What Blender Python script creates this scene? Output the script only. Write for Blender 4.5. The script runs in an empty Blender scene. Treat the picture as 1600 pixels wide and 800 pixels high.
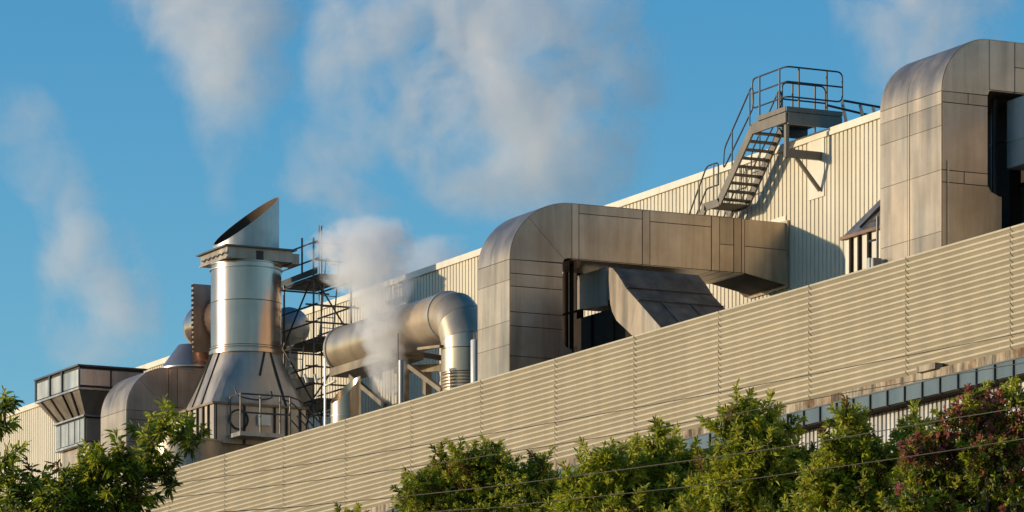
import bpy, math, random
from mathutils import Vector, Matrix
random.seed(11)
R = math.radians
C = bpy.context.scene.collection
sc = bpy.context.scene

# ---------------------------------------------------------------- camera
# world axes: X runs along the factory walls (towards the viewer), Y runs into the building, Z is up
F, HX, HY, CAMZ = 7400.0, 800.0, 1650.0, 1.7
CC, SS = 0.894427, 0.447214
cam = bpy.data.cameras.new('camera')
cam.sensor_width = 36; cam.lens = F / 1600 * 36
cam.shift_y = (HY - 400) / 1600
cam.clip_start = 1; cam.clip_end = 6000
camo = bpy.data.objects.new('camera', cam); C.objects.link(camo)
camo.location = (0, 0, CAMZ); camo.rotation_euler = (R(90), 0, math.atan2(CC, SS))
sc.camera = camo

# ---------------------------------------------------------------- sky, sun, exposure
SUN = Vector((-0.37, -0.92, 0.142)).normalized()
w = bpy.data.worlds.new('World'); sc.world = w; w.use_nodes = True
wn = w.node_tree.nodes; wl = w.node_tree.links
bg = wn['Background']
sky = wn.new('ShaderNodeTexSky'); sky.sky_type = 'NISHITA'; sky.sun_disc = False
sky.sun_elevation = math.asin(SUN.z); sky.sun_rotation = math.atan2(SUN.x, SUN.y)
sky.air_density = 1.0; sky.dust_density = 0.3; sky.ozone_density = 3.0; sky.altitude = 0
hs = wn.new('ShaderNodeHueSaturation'); hs.inputs['Saturation'].default_value = 1.29
wl.new(sky.outputs[0], hs.inputs['Color']); wl.new(hs.outputs[0], bg.inputs[0])
bg.inputs[1].default_value = 0.15
sl = bpy.data.lights.new('sun', 'SUN'); sl.energy = 3.0; sl.angle = R(0.6); sl.color = (1.0, 0.82, 0.58)
slo = bpy.data.objects.new('sun', sl); C.objects.link(slo)
slo.rotation_euler = SUN.to_track_quat('Z', 'Y').to_euler(); slo.location = (-100, 0, 60)
sc.view_settings.view_transform = 'Standard'; sc.view_settings.look = 'None'
sc.view_settings.exposure = 0.5; sc.view_settings.gamma = 1.0
sc.render.engine = 'CYCLES'
sc.cycles.use_denoising = True
sc.cycles.max_bounces = 12; sc.cycles.diffuse_bounces = 3; sc.cycles.glossy_bounces = 3
sc.cycles.transparent_max_bounces = 12; sc.cycles.volume_bounces = 10
sc.cycles.volume_max_steps = 128

# ---------------------------------------------------------------- helpers
def ray(px, py):
    u = (px - HX) / F
    return (-CC + SS * u, SS + CC * u, (HY - py) / F)
def PT(px, py, T):
    a, b, c = ray(px, py); k = T / b
    return Vector((a * k, T, CAMZ + c * k))
def PS(px, py, S):
    a, b, c = ray(px, py); k = S / a
    return Vector((S, b * k, CAMZ + c * k))
def PK(px, py, k):
    a, b, c = ray(px, py)
    return Vector((a * k, b * k, CAMZ + c * k))
def ZT(px, py, T): return PT(px, py, T).z

class MB:
    def __init__(s): s.v = []; s.f = []
    def add(s, vs, fs):
        o = len(s.v); s.v += [Vector(x) for x in vs]; s.f += [tuple(i + o for i in f) for f in fs]; return s
    def box(s, a, b):
        x0, y0, z0 = a; x1, y1, z1 = b
        return s.add([(x0,y0,z0),(x1,y0,z0),(x1,y1,z0),(x0,y1,z0),(x0,y0,z1),(x1,y0,z1),(x1,y1,z1),(x0,y1,z1)],
                     [(0,3,2,1),(4,5,6,7),(0,1,5,4),(1,2,6,5),(2,3,7,6),(3,0,4,7)])
    def prism(s, poly, vec):
        n = len(poly); vec = Vector(vec); p = [Vector(x) for x in poly]
        return s.add(p + [x + vec for x in p], [tuple(reversed(range(n))), tuple(range(n, 2 * n))] +
                     [(i, (i + 1) % n, (i + 1) % n + n, i + n) for i in range(n)])
    def bar(s, a, b, w, h, up=(0, 0, 1)):
        a = Vector(a); b = Vector(b); d = (b - a).normalized(); up = Vector(up)
        x = d.cross(up)
        if x.length < 1e-4: x = d.cross(Vector((1, 0, 0)))
        x.normalize(); y = x.cross(d)
        q = [a + x * (i * w / 2) + y * (j * h / 2) for i, j in ((-1, -1), (1, -1), (1, 1), (-1, 1))]
        return s.prism(q, b - a)
    def tube(s, pts, r, n=8, cap=True):
        pts = [Vector(p) for p in pts]; m = len(pts)
        rs = r if isinstance(r, (list, tuple)) else [r] * m
        d0 = (pts[1] - pts[0]).normalized()
        x = d0.cross(Vector((0, 0, 1)))
        if x.length < 1e-3: x = d0.cross(Vector((1, 0, 0)))
        x.normalize(); vs = []; fs = []
        for i, p in enumerate(pts):
            d = (pts[min(i + 1, m - 1)] - pts[max(i - 1, 0)]).normalized()
            x = (x - d * x.dot(d)).normalized(); y = d.cross(x)
            for k in range(n):
                a = 2 * math.pi * k / n
                vs.append(p + (x * math.cos(a) + y * math.sin(a)) * rs[i])
        for i in range(m - 1):
            for k in range(n):
                fs.append((i*n+k, i*n+(k+1)%n, (i+1)*n+(k+1)%n, (i+1)*n+k))
        if cap:
            fs.append(tuple(reversed(range(n)))); fs.append(tuple((m-1)*n + k for k in range(n)))
        return s.add(vs, fs)
    def lathe(s, c, prof, n=48, cap=(True, True)):   # prof: (radius, z)
        vs = []; fs = []; m = len(prof)
        for r, z in prof:
            for k in range(n):
                a = 2 * math.pi * k / n
                vs.append((c[0] + r * math.cos(a), c[1] + r * math.sin(a), z))
        for i in range(m - 1):
            for k in range(n):
                fs.append((i*n+k, i*n+(k+1)%n, (i+1)*n+(k+1)%n, (i+1)*n+k))
        if cap[0]: fs.append(tuple(reversed(range(n))))
        if cap[1]: fs.append(tuple((m-1)*n + k for k in range(n)))
        return s.add(vs, fs)
    def mesh(s, name, mat, org=(0, 0, 0), smooth=None):
        org = Vector(org); me = bpy.data.meshes.new(name)
        me.from_pydata([tuple(v - org) for v in s.v], [], s.f)
        me.materials.append(mat); me.update()
        if smooth is not None:
            me.shade_smooth(); me.set_sharp_from_angle(angle=R(smooth))
        return me
    def build(s, name, mat, parent=None, smooth=None, label=None):
        org = root_loc(parent) if parent else Vector((0, 0, 0))
        if not parent and s.v:
            lo = [min(v[i] for v in s.v) for i in range(3)]; hi = [max(v[i] for v in s.v) for i in range(3)]
            org = Vector(((lo[0]+hi[0])/2, (lo[1]+hi[1])/2, lo[2]))
        o = bpy.data.objects.new(name, s.mesh(name, mat, org, smooth)); C.objects.link(o)
        if parent: o.parent = parent
        else: o.location = org
        if label: o['label'] = label
        return o
def root_loc(o):
    l = Vector((0, 0, 0))
    while o: l += Vector(o.location); o = o.parent
    return l
def tag(o, label=None, cat=None, group=None, kind=None):
    if label: o['label'] = label
    if cat: o['category'] = cat
    if group: o['group'] = group
    if kind: o['kind'] = kind
    return o
def thing(name, loc, label, cat, group=None):
    o = bpy.data.objects.new(name, None); C.objects.link(o); o.location = loc
    o.empty_display_size = 0.3
    return tag(o, label, cat, group)
def inset(poly, d):
    n = len(poly); a = sum(poly[i][0]*poly[(i+1)%n][1]-poly[(i+1)%n][0]*poly[i][1] for i in range(n))
    if a < 0: poly = poly[::-1]
    L = []
    for i in range(n):
        (x0, y0), (x1, y1) = poly[i], poly[(i+1) % n]; dx, dy = x1-x0, y1-y0; l = math.hypot(dx, dy) or 1
        L.append((x0 - dy/l*d, y0 + dx/l*d, dx/l, dy/l))
    out = []
    for i in range(n):
        x0, y0, a0, b0 = L[i-1]; x1, y1, a1, b1 = L[i]; det = a0*b1 - b0*a1
        if abs(det) < 0.02: out.append((x1, y1)); continue
        t = ((x1-x0)*b1 - (y1-y0)*a1) / det
        out.append((x0 + a0*t, y0 + b0*t))
    return out
def plate(parent, pts, nrm, mat, th=0.014, gap=0.009, name='panel'):
    nrm = Vector(nrm).normalized(); pts = [Vector(p) for p in pts]
    e1 = nrm.orthogonal().normalized(); e2 = nrm.cross(e1); o = pts[0]
    p2 = inset([((p-o).dot(e1), (p-o).dot(e2)) for p in pts], gap)
    b = [o + e1*x + e2*y for x, y in p2]
    return MB().prism([p + nrm*0.0005 for p in b], nrm*th).build(name, mat, parent)
def arc(c, r, a0, a1, n):
    return [(c[0] + r*math.cos(R(a0+(a1-a0)*i/n)), c[1] + r*math.sin(R(a0+(a1-a0)*i/n))) for i in range(n+1)]
def rounded(pts, rad, seg=5, closed=False):
    pts = [Vector(p) for p in pts]; n = len(pts); out = []
    for i, p in enumerate(pts):
        if not closed and i in (0, n-1): out.append(p); continue
        a = pts[i-1]; b = pts[(i+1) % n]
        ra = min(rad, (a-p).length*0.45); rb = min(rad, (b-p).length*0.45)
        q0 = p + (a-p).normalized()*ra; q1 = p + (b-p).normalized()*rb
        for k in range(seg+1):
            t = k/seg; out.append(q0*(1-t)**2 + p*(2*t*(1-t)) + q1*t*t)
    if closed: out.append(out[0].copy())
    return out

# ---------------------------------------------------------------- materials
def newmat(name):
    m = bpy.data.materials.new(name); m.use_nodes = True
    return m, m.node_tree.nodes, m.node_tree.links, m.node_tree.nodes['Principled BSDF']
def ramp(n, stops):
    r = n.new('ShaderNodeValToRGB'); e = r.color_ramp.elements
    while len(e) < len(stops): e.new(0.5)
    for i, (p, c) in enumerate(stops):
        e[i].position = p; e[i].color = (c[0], c[1], c[2], 1) if hasattr(c, '__len__') else (c, c, c, 1)
    return r
def mapped(n, l, scale):
    t = n.new('ShaderNodeTexCoord'); g = n.new('ShaderNodeNewGeometry'); mp = n.new('ShaderNodeMapping')
    mp.inputs['Scale'].default_value = scale; l.new(g.outputs['Position'], mp.inputs[0]); return mp
def noise(n, l, scale, vec, detail=4, rough=0.6):
    q = n.new('ShaderNodeTexNoise'); q.inputs['Scale'].default_value = scale
    q.inputs['Detail'].default_value = detail; q.inputs['Roughness'].default_value = rough
    l.new(vec.outputs[0], q.inputs['Vector']); return q
def mul(n, l, a, b, fac=1.0, mode='MULTIPLY'):
    m = n.new('ShaderNodeMix'); m.data_type = 'RGBA'; m.blend_type = mode
    m.inputs[0].default_value = fac
    l.new(a, m.inputs[6]); l.new(b, m.inputs[7]); return m.outputs[2]
def weathered(name, c0, c1, rough=(0.35, 0.6), metallic=0.0, streak=0.35, spec=0.5, blot=1.2, rand=0.12, bump=0.0, bscale=3.0):
    m, n, l, b = newmat(name)
    v1 = mapped(n, l, (1, 1, 1)); v2 = mapped(n, l, (2.6, 2.6, 0.2))
    n1 = noise(n, l, blot, v1, 5, 0.6); n2 = noise(n, l, 1.0, v2, 6, 0.62)
    r1 = ramp(n, [(0.32, c0), (0.68, c1)]); l.new(n1.outputs[0], r1.inputs[0])
    r2 = ramp(n, [(0.35, 1.0 - streak), (0.62, 1.0)]); l.new(n2.outputs[0], r2.inputs[0])
    col = mul(n, l, r1.outputs[0], r2.outputs[0])
    oi = n.new('ShaderNodeObjectInfo')
    r3 = ramp(n, [(0, 1 - rand), (1, 1 + rand)]); l.new(oi.outputs['Random'], r3.inputs[0])
    r3.color_ramp.elements[1].color = (1 + rand,) * 3 + (1,)
    col = mul(n, l, col, r3.outputs[0])
    l.new(col, b.inputs['Base Color'])
    rr = ramp(n, [(0.3, rough[0]), (0.7, rough[1])]); l.new(n2.outputs[0], rr.inputs[0])
    l.new(rr.outputs[0], b.inputs['Roughness'])
    b.inputs['Metallic'].default_value = metallic; b.inputs['Specular IOR Level'].default_value = spec
    if bump:
        v3 = mapped(n, l, (1, 1, 1)); n3 = noise(n, l, bscale, v3, 3, 0.5)
        bp = n.new('ShaderNodeBump'); bp.inputs['Strength'].default_value = bump; bp.inputs['Distance'].default_value = 0.05
        l.new(n3.outputs[0], bp.inputs['Height']); l.new(bp.outputs[0], b.inputs['Normal'])
    return m
M = {}
M['steel'] = weathered('weathered_duct_steel', (0.42, 0.315, 0.22), (0.55, 0.43, 0.315), (0.31, 0.43), 0.74, 0.34, bump=0.07, bscale=0.6, rand=0.17, blot=0.9)
M['bright'] = weathered('bright_stainless', (0.54, 0.375, 0.285), (0.61, 0.435, 0.34), (0.17, 0.24), 0.82, 0.16, bump=0.04, bscale=0.8)
M['pipe'] = weathered('warm_pipe_steel', (0.50, 0.385, 0.26), (0.57, 0.45, 0.32), (0.28, 0.38), 0.62, 0.18, bump=0.04)
M['steel2'] = weathered('dull_grey_duct_steel', (0.31, 0.255, 0.20), (0.45, 0.38, 0.31), (0.40, 0.56), 0.6, 0.34, bump=0.06, bscale=0.7, rand=0.14)
M['cone'] = weathered('grey_hood_steel', (0.44, 0.375, 0.305), (0.56, 0.485, 0.40), (0.36, 0.5), 0.62, 0.26, bump=0.05, bscale=0.7)
M['greypaint'] = weathered('grey_duct_paint', (0.36, 0.35, 0.34), (0.46, 0.44, 0.42), (0.4, 0.55), 0.2, 0.25)
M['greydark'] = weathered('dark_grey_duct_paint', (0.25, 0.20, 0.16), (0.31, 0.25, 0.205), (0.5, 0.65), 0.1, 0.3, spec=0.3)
M['palegrey'] = weathered('pale_grey_duct_paint', (0.56, 0.51, 0.47), (0.64, 0.58, 0.53), (0.4, 0.55), 0.1, 0.25)
M['dullduct'] = weathered('dull_brown_duct', (0.19, 0.125, 0.08), (0.29, 0.205, 0.14), (0.6, 0.75), 0.0, 0.45, spec=0.2)
M['galv'] = weathered('galvanised_steel', (0.36, 0.35, 0.33), (0.52, 0.50, 0.46), (0.3, 0.5), 0.6, 0.3, bump=0.15)
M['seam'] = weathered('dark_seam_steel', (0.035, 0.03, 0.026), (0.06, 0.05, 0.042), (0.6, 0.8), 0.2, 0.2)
M['black'] = weathered('black_steel_and_shade', (0.022, 0.016, 0.011), (0.04, 0.029, 0.02), (0.7, 0.9), 0.0, 0.3, spec=0.15)  # black steel, also shade put into colour on soffit, duct box and backings
M['soot'] = weathered('sooty_lining', (0.06, 0.04, 0.025), (0.13, 0.085, 0.05), (0.6, 0.8), 0.0, 0.4, spec=0.2)
M['louvre'] = weathered('beige_louvre_paint', (0.445, 0.387, 0.278), (0.495, 0.432, 0.315), (0.42, 0.55), 0.0, 0.10, 0.4, blot=0.5, rand=0.055)
M['cream'] = weathered('cream_cladding_paint', (0.60, 0.535, 0.40), (0.68, 0.61, 0.47), (0.45, 0.6), 0.0, 0.12, 0.4, blot=0.4, rand=0.04)
M['flash'] = weathered('pale_flashing', (0.68, 0.62, 0.50), (0.74, 0.68, 0.55), (0.45, 0.6), 0.0, 0.1, rand=0.03)
M['fascia'] = weathered('grey_blue_fascia', (0.07, 0.105, 0.125), (0.095, 0.135, 0.155), (0.3, 0.45), 0.0, 0.15, 0.5, rand=0.10)
M['lowwall'] = weathered('grey_white_sheet', (0.42, 0.41, 0.40), (0.62, 0.60, 0.57), (0.45, 0.6), 0.1, 0.45, blot=2.5, rand=0.12)
M['frame'] = weathered('dark_grey_frame', (0.06, 0.07, 0.075), (0.10, 0.11, 0.115), (0.4, 0.6), 0.2, 0.2)
M['stair'] = weathered('grey_stair_steel', (0.15, 0.13, 0.10), (0.22, 0.19, 0.15), (0.5, 0.7), 0.1, 0.2, rand=0.08)
M['rail'] = weathered('dark_handrail_steel', (0.055, 0.055, 0.055), (0.10, 0.095, 0.09), (0.4, 0.6), 0.4, 0.2)
M['scaff'] = weathered('scaffold_tube', (0.07, 0.065, 0.06), (0.16, 0.145, 0.125), (0.4, 0.6), 0.5, 0.3, blot=4)
M['deck'] = weathered('scaffold_deck', (0.05, 0.045, 0.04), (0.09, 0.08, 0.065), (0.6, 0.8), 0.1, 0.3)
M['rust'] = weathered('rusty_pipe_paint', (0.16, 0.085, 0.045), (0.27, 0.16, 0.09), (0.5, 0.7), 0.2, 0.3)
M['beam'] = weathered('tan_support_steel', (0.20, 0.155, 0.10), (0.32, 0.25, 0.165), (0.4, 0.6), 0.4, 0.3)
M['white'] = weathered('white_tank_paint', (0.70, 0.68, 0.62), (0.80, 0.77, 0.70), (0.25, 0.4), 0.2, 0.1)
M['roofing'] = weathered('grey_roof_sheet', (0.20, 0.19, 0.17), (0.30, 0.28, 0.25), (0.5, 0.7), 0.2, 0.3)
M['wire'] = weathered('overhead_wire', (0.10, 0.085, 0.06), (0.15, 0.125, 0.09), (0.5, 0.7), 0.1, 0.1)
M['bark'] = weathered('bark', (0.07, 0.05, 0.035), (0.15, 0.11, 0.075), (0.8, 0.9), 0.0, 0.4, 0.2, blot=8)
M['ground'] = weathered('ground_soil', (0.10, 0.085, 0.05), (0.17, 0.14, 0.085), (0.8, 0.95), 0.0, 0.1, 0.2, blot=0.3)
# stained concrete: rust and black runs with their own shapes
def concrete():
    m, n, l, b = newmat('stained_concrete')
    v = mapped(n, l, (1, 1, 1)); n1 = noise(n, l, 1.1, v, 5, 0.65)
    r1 = ramp(n, [(0.36, (0.46, 0.40, 0.30)), (0.52, (0.40, 0.32, 0.22)), (0.64, (0.27, 0.15, 0.075))]); l.new(n1.outputs[0], r1.inputs[0])
    v2 = mapped(n, l, (3, 3, 0.5)); n2 = noise(n, l, 1.2, v2, 6, 0.72)
    r2 = ramp(n, [(0.36, (0.13, 0.115, 0.10)), (0.58, (1, 1, 1))]); l.new(n2.outputs[0], r2.inputs[0])
    l.new(mul(n, l, r1.outputs[0], r2.outputs[0]), b.inputs['Base Color']); b.inputs['Roughness'].default_value = 0.85
    bp = n.new('ShaderNodeBump'); bp.inputs['Strength'].default_value = 0.4; bp.inputs['Distance'].default_value = 0.02
    n3 = noise(n, l, 14, v, 4, 0.6); l.new(n3.outputs[0], bp.inputs['Height']); l.new(bp.outputs[0], b.inputs['Normal'])
    return m
M['concrete'] = concrete()
def leafmat(name):
    m, n, l, b = newmat(name)
    a = n.new('ShaderNodeAttribute'); a.attribute_name = 'leafcol'
    l.new(a.outputs['Color'], b.inputs['Base Color'])
    b.inputs['Roughness'].default_value = 0.42; b.inputs['Specular IOR Level'].default_value = 0.35
    tr = n.new('ShaderNodeBsdfTranslucent'); l.new(a.outputs['Color'], tr.inputs[0])
    mx = n.new('ShaderNodeMixShader'); mx.inputs[0].default_value = 0.5
    l.new(b.outputs[0], mx.inputs[1]); l.new(tr.outputs[0], mx.inputs[2])
    l.new(mx.outputs[0], n['Material Output'].inputs[0]); return m
M['leaf'] = leafmat('leaf_blade')

# ---------------------------------------------------------------- ground
g = MB().add([(-3000,-3000,0),(3000,-3000,0),(3000,3000,0),(-3000,3000,0)], [(0,1,2,3)]).build('ground', M['ground'])
tag(g, 'open ground below the factory', kind='structure')

# ---------------------------------------------------------------- front building with louvred screen
TN, TB = 50.4, 59.4
ZTOP = ZT(1600, 348, TN); ZLED = ZT(1600, 543, TN)
S0, BAY, NB, NR = -74.97, 3.932, 14, 20
SL = S0 - BAY*NB
fb = thing('factory_wing', (-100, 55, 0), 'front factory wing with beige louvred screen above a stained concrete ledge', 'building')
fo = Vector(fb.location)
pitch = (ZTOP - ZLED) / NR; dep = 0.10; nose = 0.036
prof = [(0, 0), (0, -nose), (dep, -pitch), (dep, -0.0015)]
bl = MB().prism([(0, y, z) for y, z in prof], (-(BAY-0.032), 0, 0)).mesh('louvre_blade', M['louvre'])
for j in range(NR):
    for i in range(NB):
        o = bpy.data.objects.new('louvre_blade', bl); C.objects.link(o); o.parent = fb
        o.location = Vector((S0 - i*BAY - 0.016 + random.uniform(-.004, .004), TN + random.uniform(-.004, .004), ZTOP - j*pitch)) - fo
MB().box((SL-14, TN+dep+0.004, ZLED-0.3), (S0+6, TN+0.3, ZTOP-0.06)).build('screen_backing', M['seam'], fb)
MB().box((SL-14, TN+0.30, ZTOP-0.05), (S0+6, TN+0.62, ZTOP-0.01)).build('parapet_cap', M['louvre'], fb)
MB().box((SL-14, TN+0.02, 0), (SL-0.03, TN+0.29, ZTOP-0.04)).build('wall_end', M['louvre'], fb)
MB().box((S0+0.03, TN+0.02, 0), (-25, TN+0.29, ZTOP-0.04)).build('wall_end', M['louvre'], fb)
MB().box((SL-14, TN+0.66, ZTOP-0.9), (-25, TB-0.06, ZTOP-0.8)).build('roof_deck', M['roofing'], fb)
# ledge
LEDH = 0.185
bmk = MB()
xs = [SL-2 + i*0.35 for i in range(int((S0+4-SL)/0.35))]
for a in range(len(xs)-1):
    pass
MB().box((SL-2, TN-0.10, ZLED-0.02-LEDH), (S0+5, TN+0.06, ZLED-0.02)).build('concrete_ledge', M['concrete'], fb)
p = PT(1452, 574, TN-0.12)
MB().box((p.x-0.38, TN-0.2, p.z-0.07), (p.x+0.34, TN-0.003, p.z+0.05)).build('concrete_block', M['concrete'], fb)
ZF1 = ZLED-0.02-LEDH-0.004; FH = 0.33; TF = TN-0.16
MB().box((SL-2, TF-0.015, ZF1-0.028), (S0+5, TN, ZF1)).build('fascia_trim', M['frame'], fb)
PW = 0.681; npan = int((S0+4-SL)/PW)
pm = MB().box((0.035, 0, 0), (PW-0.012, 0.03, FH-0.03)).mesh('fascia_panel', M['fascia'])
qm = MB().box((-0.012, -0.045, -0.02), (0.028, 0.05, FH-0.03)).mesh('fascia_post', M['frame'])
for i in range(npan):
    x = -77.84 + 0.681*5 - PW*i
    if x < SL-1: break
    for nm, me in (('fascia_panel', pm), ('fascia_post', qm)):
        o = bpy.data.objects.new(nm, me); C.objects.link(o); o.parent = fb
        o.location = Vector((x, TF, ZF1-0.03-FH+0.03)) - fo
MB().box((SL-2, TF+0.032, ZF1-0.028-FH), (S0+5, TN+0.9, ZF1-FH+0.0)).build('soffit', M['black'], fb)  # shade under the overhang is put into the black colour
# lower ribbed wall
ZW = ZF1-FH-0.03; TW = TN+0.22
ribp = 0.165; nrib = 5; SW = ribp*nrib
pl = []
for i in range(nrib):
    a = -i*ribp
    pl += [(a, 0), (a-0.095, 0), (a-0.105, 0.055), (a-0.155, 0.055)]
pl += [(-SW, 0), (-SW, 0.075), (0, 0.075)]
wm = MB().prism([(x, y, 0) for x, y in pl], (0, 0, ZW)).mesh('wall_sheet', M['lowwall'])
k = 0
while S0+4 - k*SW > SL-1:
    o = bpy.data.objects.new('wall_sheet', wm); C.objects.link(o); o.parent = fb
    o.location = Vector((S0+4-k*SW, TW, 0)) - fo; k += 1
MB().box((SL-14, TW+0.085, 0.0), (S0+5.9, TW+0.3, ZW+0.5)).build('inner_wall', M['seam'], fb)

# ---------------------------------------------------------------- rear hall
ZB = ZT(1376, 172, TB)
rb = thing('factory_hall', (-125, 70, 0), 'tall rear factory hall with cream vertically ribbed cladding and pale eave', 'building')
ro = Vector(rb.location)
SR0, SR1, rp, nr = -74.0, -170.0, 0.2, 5
pl = []
for i in range(nr):
    a = -i*rp
    pl += [(a, 0), (a-0.142, 0), (a-0.152, 0.035), (a-0.19, 0.035)]
pl += [(-rp*nr, 0), (-rp*nr, 0.05), (0, 0.05)]
cm = MB().prism([(x, y, 0) for x, y in pl], (0, 0, ZB-0.12-15)).mesh('cladding_sheet', M['cream'])
k = 0
while SR0 - k > SR1:
    o = bpy.data.objects.new('cladding_sheet', cm); C.objects.link(o); o.parent = rb
    o.location = Vector((SR0-k, TB+random.uniform(-.004, .004), 15)) - ro; k += 1
MB().box((SR1, TB+0.065, 0), (-25, 84, ZB-0.14)).build('hall_body', M['cream'], rb)  # hall carried on unseen to the right, for warm reflections in the ducts
for k in range(24):
    a = -26 - 6*k
    MB().prism([(a, TB-0.06, ZB-0.20), (a, TB-0.06, ZB-0.02), (a, TB+0.02, ZB), (a, TB+0.5, ZB+0.02), (a, TB+0.5, ZB-0.10), (a, TB-0.005, ZB-0.115), (a, TB-0.005, ZB-0.2)], (-5.99, 0, 0)).build('eave_flashing', M['flash'], rb)
MB().prism([(-25, TB+0.55, ZB-0.1), (-25, TB+0.55, ZB), (-25, 72, ZB+0.9), (-25, 84, ZB), (-25, 84, ZB-0.1)], (SR1+25, 0, 0)).build('roof_sheet', M['roofing'], rb)
def patch(x0, x1, y0, y1):
    a = PT(x0, y0, TB); b = PT(x1, y1, TB)
    MB().box((a.x, TB-0.03, b.z), (b.x, TB-0.006, a.z)).build('patch_panel', M['flash'], rb)
patch(1265, 1289, 212, 306); patch(1206, 1229, 344, 366)

# ---------------------------------------------------------------- C-shaped rectangular ducts
def duct(name, label, tf, pxl, pxc, yspring, xi, yi, xtop, ytop, tend, zbot, front_rows, front_cols, col_rows, run_seams, run_hs, flare=None, col_vs=(), mitre=True, mt='steel'):
    s1 = PT(pxc, yspring, tf).x; s0 = PT(pxl, yspring, tf).x
    zs = PT(pxc, yspring, tf).z
    ti = PS(xi, yi, s1).y; zi = PS(xi, yi, s1).z
    tt = PS(xtop, ytop, s1).y; zt = PS(xtop, ytop, s1).z
    t = thing(name, ((s0+s1)/2, tf+0.7, zbot), label, 'duct')
    rt, rz = tt-tf, zt-zs
    def A(u): return (tf + rt*(1-math.cos(R(u))), zs + rz*math.sin(R(u)))
    N = 20
    arcp = [A(90*i/N) for i in range(N+1)]
    fr = 0.12
    outer = [(tf, zbot)] + arcp + [(tend, zt), (tend, zi)]
    inner = [(ti+fr, zi), (ti+fr*0.3, zi-fr*0.3), (ti, zi-fr)]
    if flare:
        tfl, zfl = flare
        rr = 0.28
        inner += [(ti, zfl+rr), (ti+rr*0.3, zfl+rr*0.3), (ti+rr, zfl), (tfl, zfl), (tfl, zbot)]
    else: inner += [(ti, zbot)]
    prof = outer + inner
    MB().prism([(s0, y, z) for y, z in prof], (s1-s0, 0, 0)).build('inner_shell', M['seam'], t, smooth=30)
    P = lambda pts: [(s1, y, z) for y, z in pts]
    # side of the column
    zc = [zbot] + sorted(col_rows) + [zs]
    for i in range(len(zc)-1):
        a, b = zc[i], zc[i+1]
        vs = [v for (r_, v) in col_vs if r_ == i]
        cuts = [tf] + vs + [ti]
        for q in range(len(cuts)-1):
            pg = [(cuts[q], a), (cuts[q+1], a), (cuts[q+1], b), (cuts[q], b)]
            if b > zi-fr and cuts[q+1] == ti: pg = [(cuts[q], a), (ti, a), (ti, min(b, zi-fr)), (ti+0.03, b) if b <= zi else (ti, b), (cuts[q], b)]
            if flare and cuts[q+1] == ti:
                zfl = flare[1]
                if b <= zfl: pg[1] = (flare[0], a); pg[2] = (flare[0], b)
                elif a < zfl: pg = [(cuts[q], a), (flare[0], a), (flare[0], zfl), (ti+0.28, zfl), (ti+0.08, zfl+0.08), (ti, min(b, zfl+0.28)), (ti, b), (cuts[q], b)]
            plate(t, P(pg), (1, 0, 0), M[mt])
    # elbow side, split along the mitre
    h = N//2
    tc = ti+fr*0.3; zcn = zi-fr*0.3
    if not mitre: plate(t, P(arcp + [(tt, zi), (ti+fr, zi), (tc, zcn), (ti, zi-fr)] + ([(ti, zs)] if zs < zi-fr-0.02 else [])), (1, 0, 0), M[mt], gap=0.004)
    else:
     plate(t, P(arcp[:h+1] + [(tc, zcn), (ti, zi-fr)] + ([(ti, zs)] if zs < zi-fr-0.02 else [])), (1, 0, 0), M[mt], gap=0.004)
     plate(t, P(arcp[h:] + [(tt, zi), (ti+fr, zi), (tc, zcn)]), (1, 0, 0), M[mt], gap=0.004)
    # run side
    rs = [tt] + run_seams + [tend]
    for i in range(len(rs)-1):
        a, b = rs[i]+0.001, rs[i+1]-0.001
        hcut = run_hs.get(i)
        if hcut:
            zz = zt-(zt-zi)*hcut
            plate(t, P([(a, zi), (b, zi), (b, zz), (a, zz)]), (1, 0, 0), M[mt])
            plate(t, P([(a, zz), (b, zz), (b, zt), (a, zt)]), (1, 0, 0), M[mt])
        else: plate(t, P([(a, zi), (b, zi), (b, zt), (a, zt)]), (1, 0, 0), M[mt], th=0.02 if b-a < 0.5 else 0.014)
        plate(t, [(s0, a, zi), (s1, a, zi), (s1, b, zi), (s0, b, zi)], (0, 0, -1), M[mt])
    # column front
    zf = [zbot] + sorted(front_rows) + [zs]
    for i in range(len(zf)-1):
        cs = [s0] + [s0+(s1-s0)*c for c in front_cols] + [s1]
        for q in range(len(cs)-1):
            plate(t, [(cs[q], tf, zf[i]), (cs[q+1], tf, zf[i]), (cs[q+1], tf, zf[i+1]), (cs[q], tf, zf[i+1])], (0, -1, 0), M[mt], gap=0.005)
    # curved sheets
    cs = [s0] + [s0+(s1-s0)*c for c in (front_cols or [0.42])] + [s1]
    def off(u, d):
        y, z = A(u); ny, nz = -math.cos(R(u))/rt, math.sin(R(u))/rz; L = math.hypot(ny, nz)
        return (y+ny/L*d, z+nz/L*d)
    for q in range(len(cs)-1):
        for a0, a1 in ((0.4, 54), (54.5, 90)):
            o_ = [off(a0+(a1-a0)*i/12, 0.014) for i in range(13)]; i_ = [off(a0+(a1-a0)*i/12, 0.001) for i in range(13)]
            MB().prism([(cs[q]+0.005, y, z) for y, z in o_ + i_[::-1]], (cs[q+1]-cs[q]-0.01, 0, 0)).build('curved_panel', M[mt], t, smooth=30)
        plate(t, [(cs[q], tt, zt), (cs[q+1], tt, zt), (cs[q+1], tend, zt), (cs[q], tend, zt)], (0, 0, 1), M[mt])
    return t, s0, s1, ti, zi, zt, zs

ZROOF = ZTOP-0.8
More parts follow.
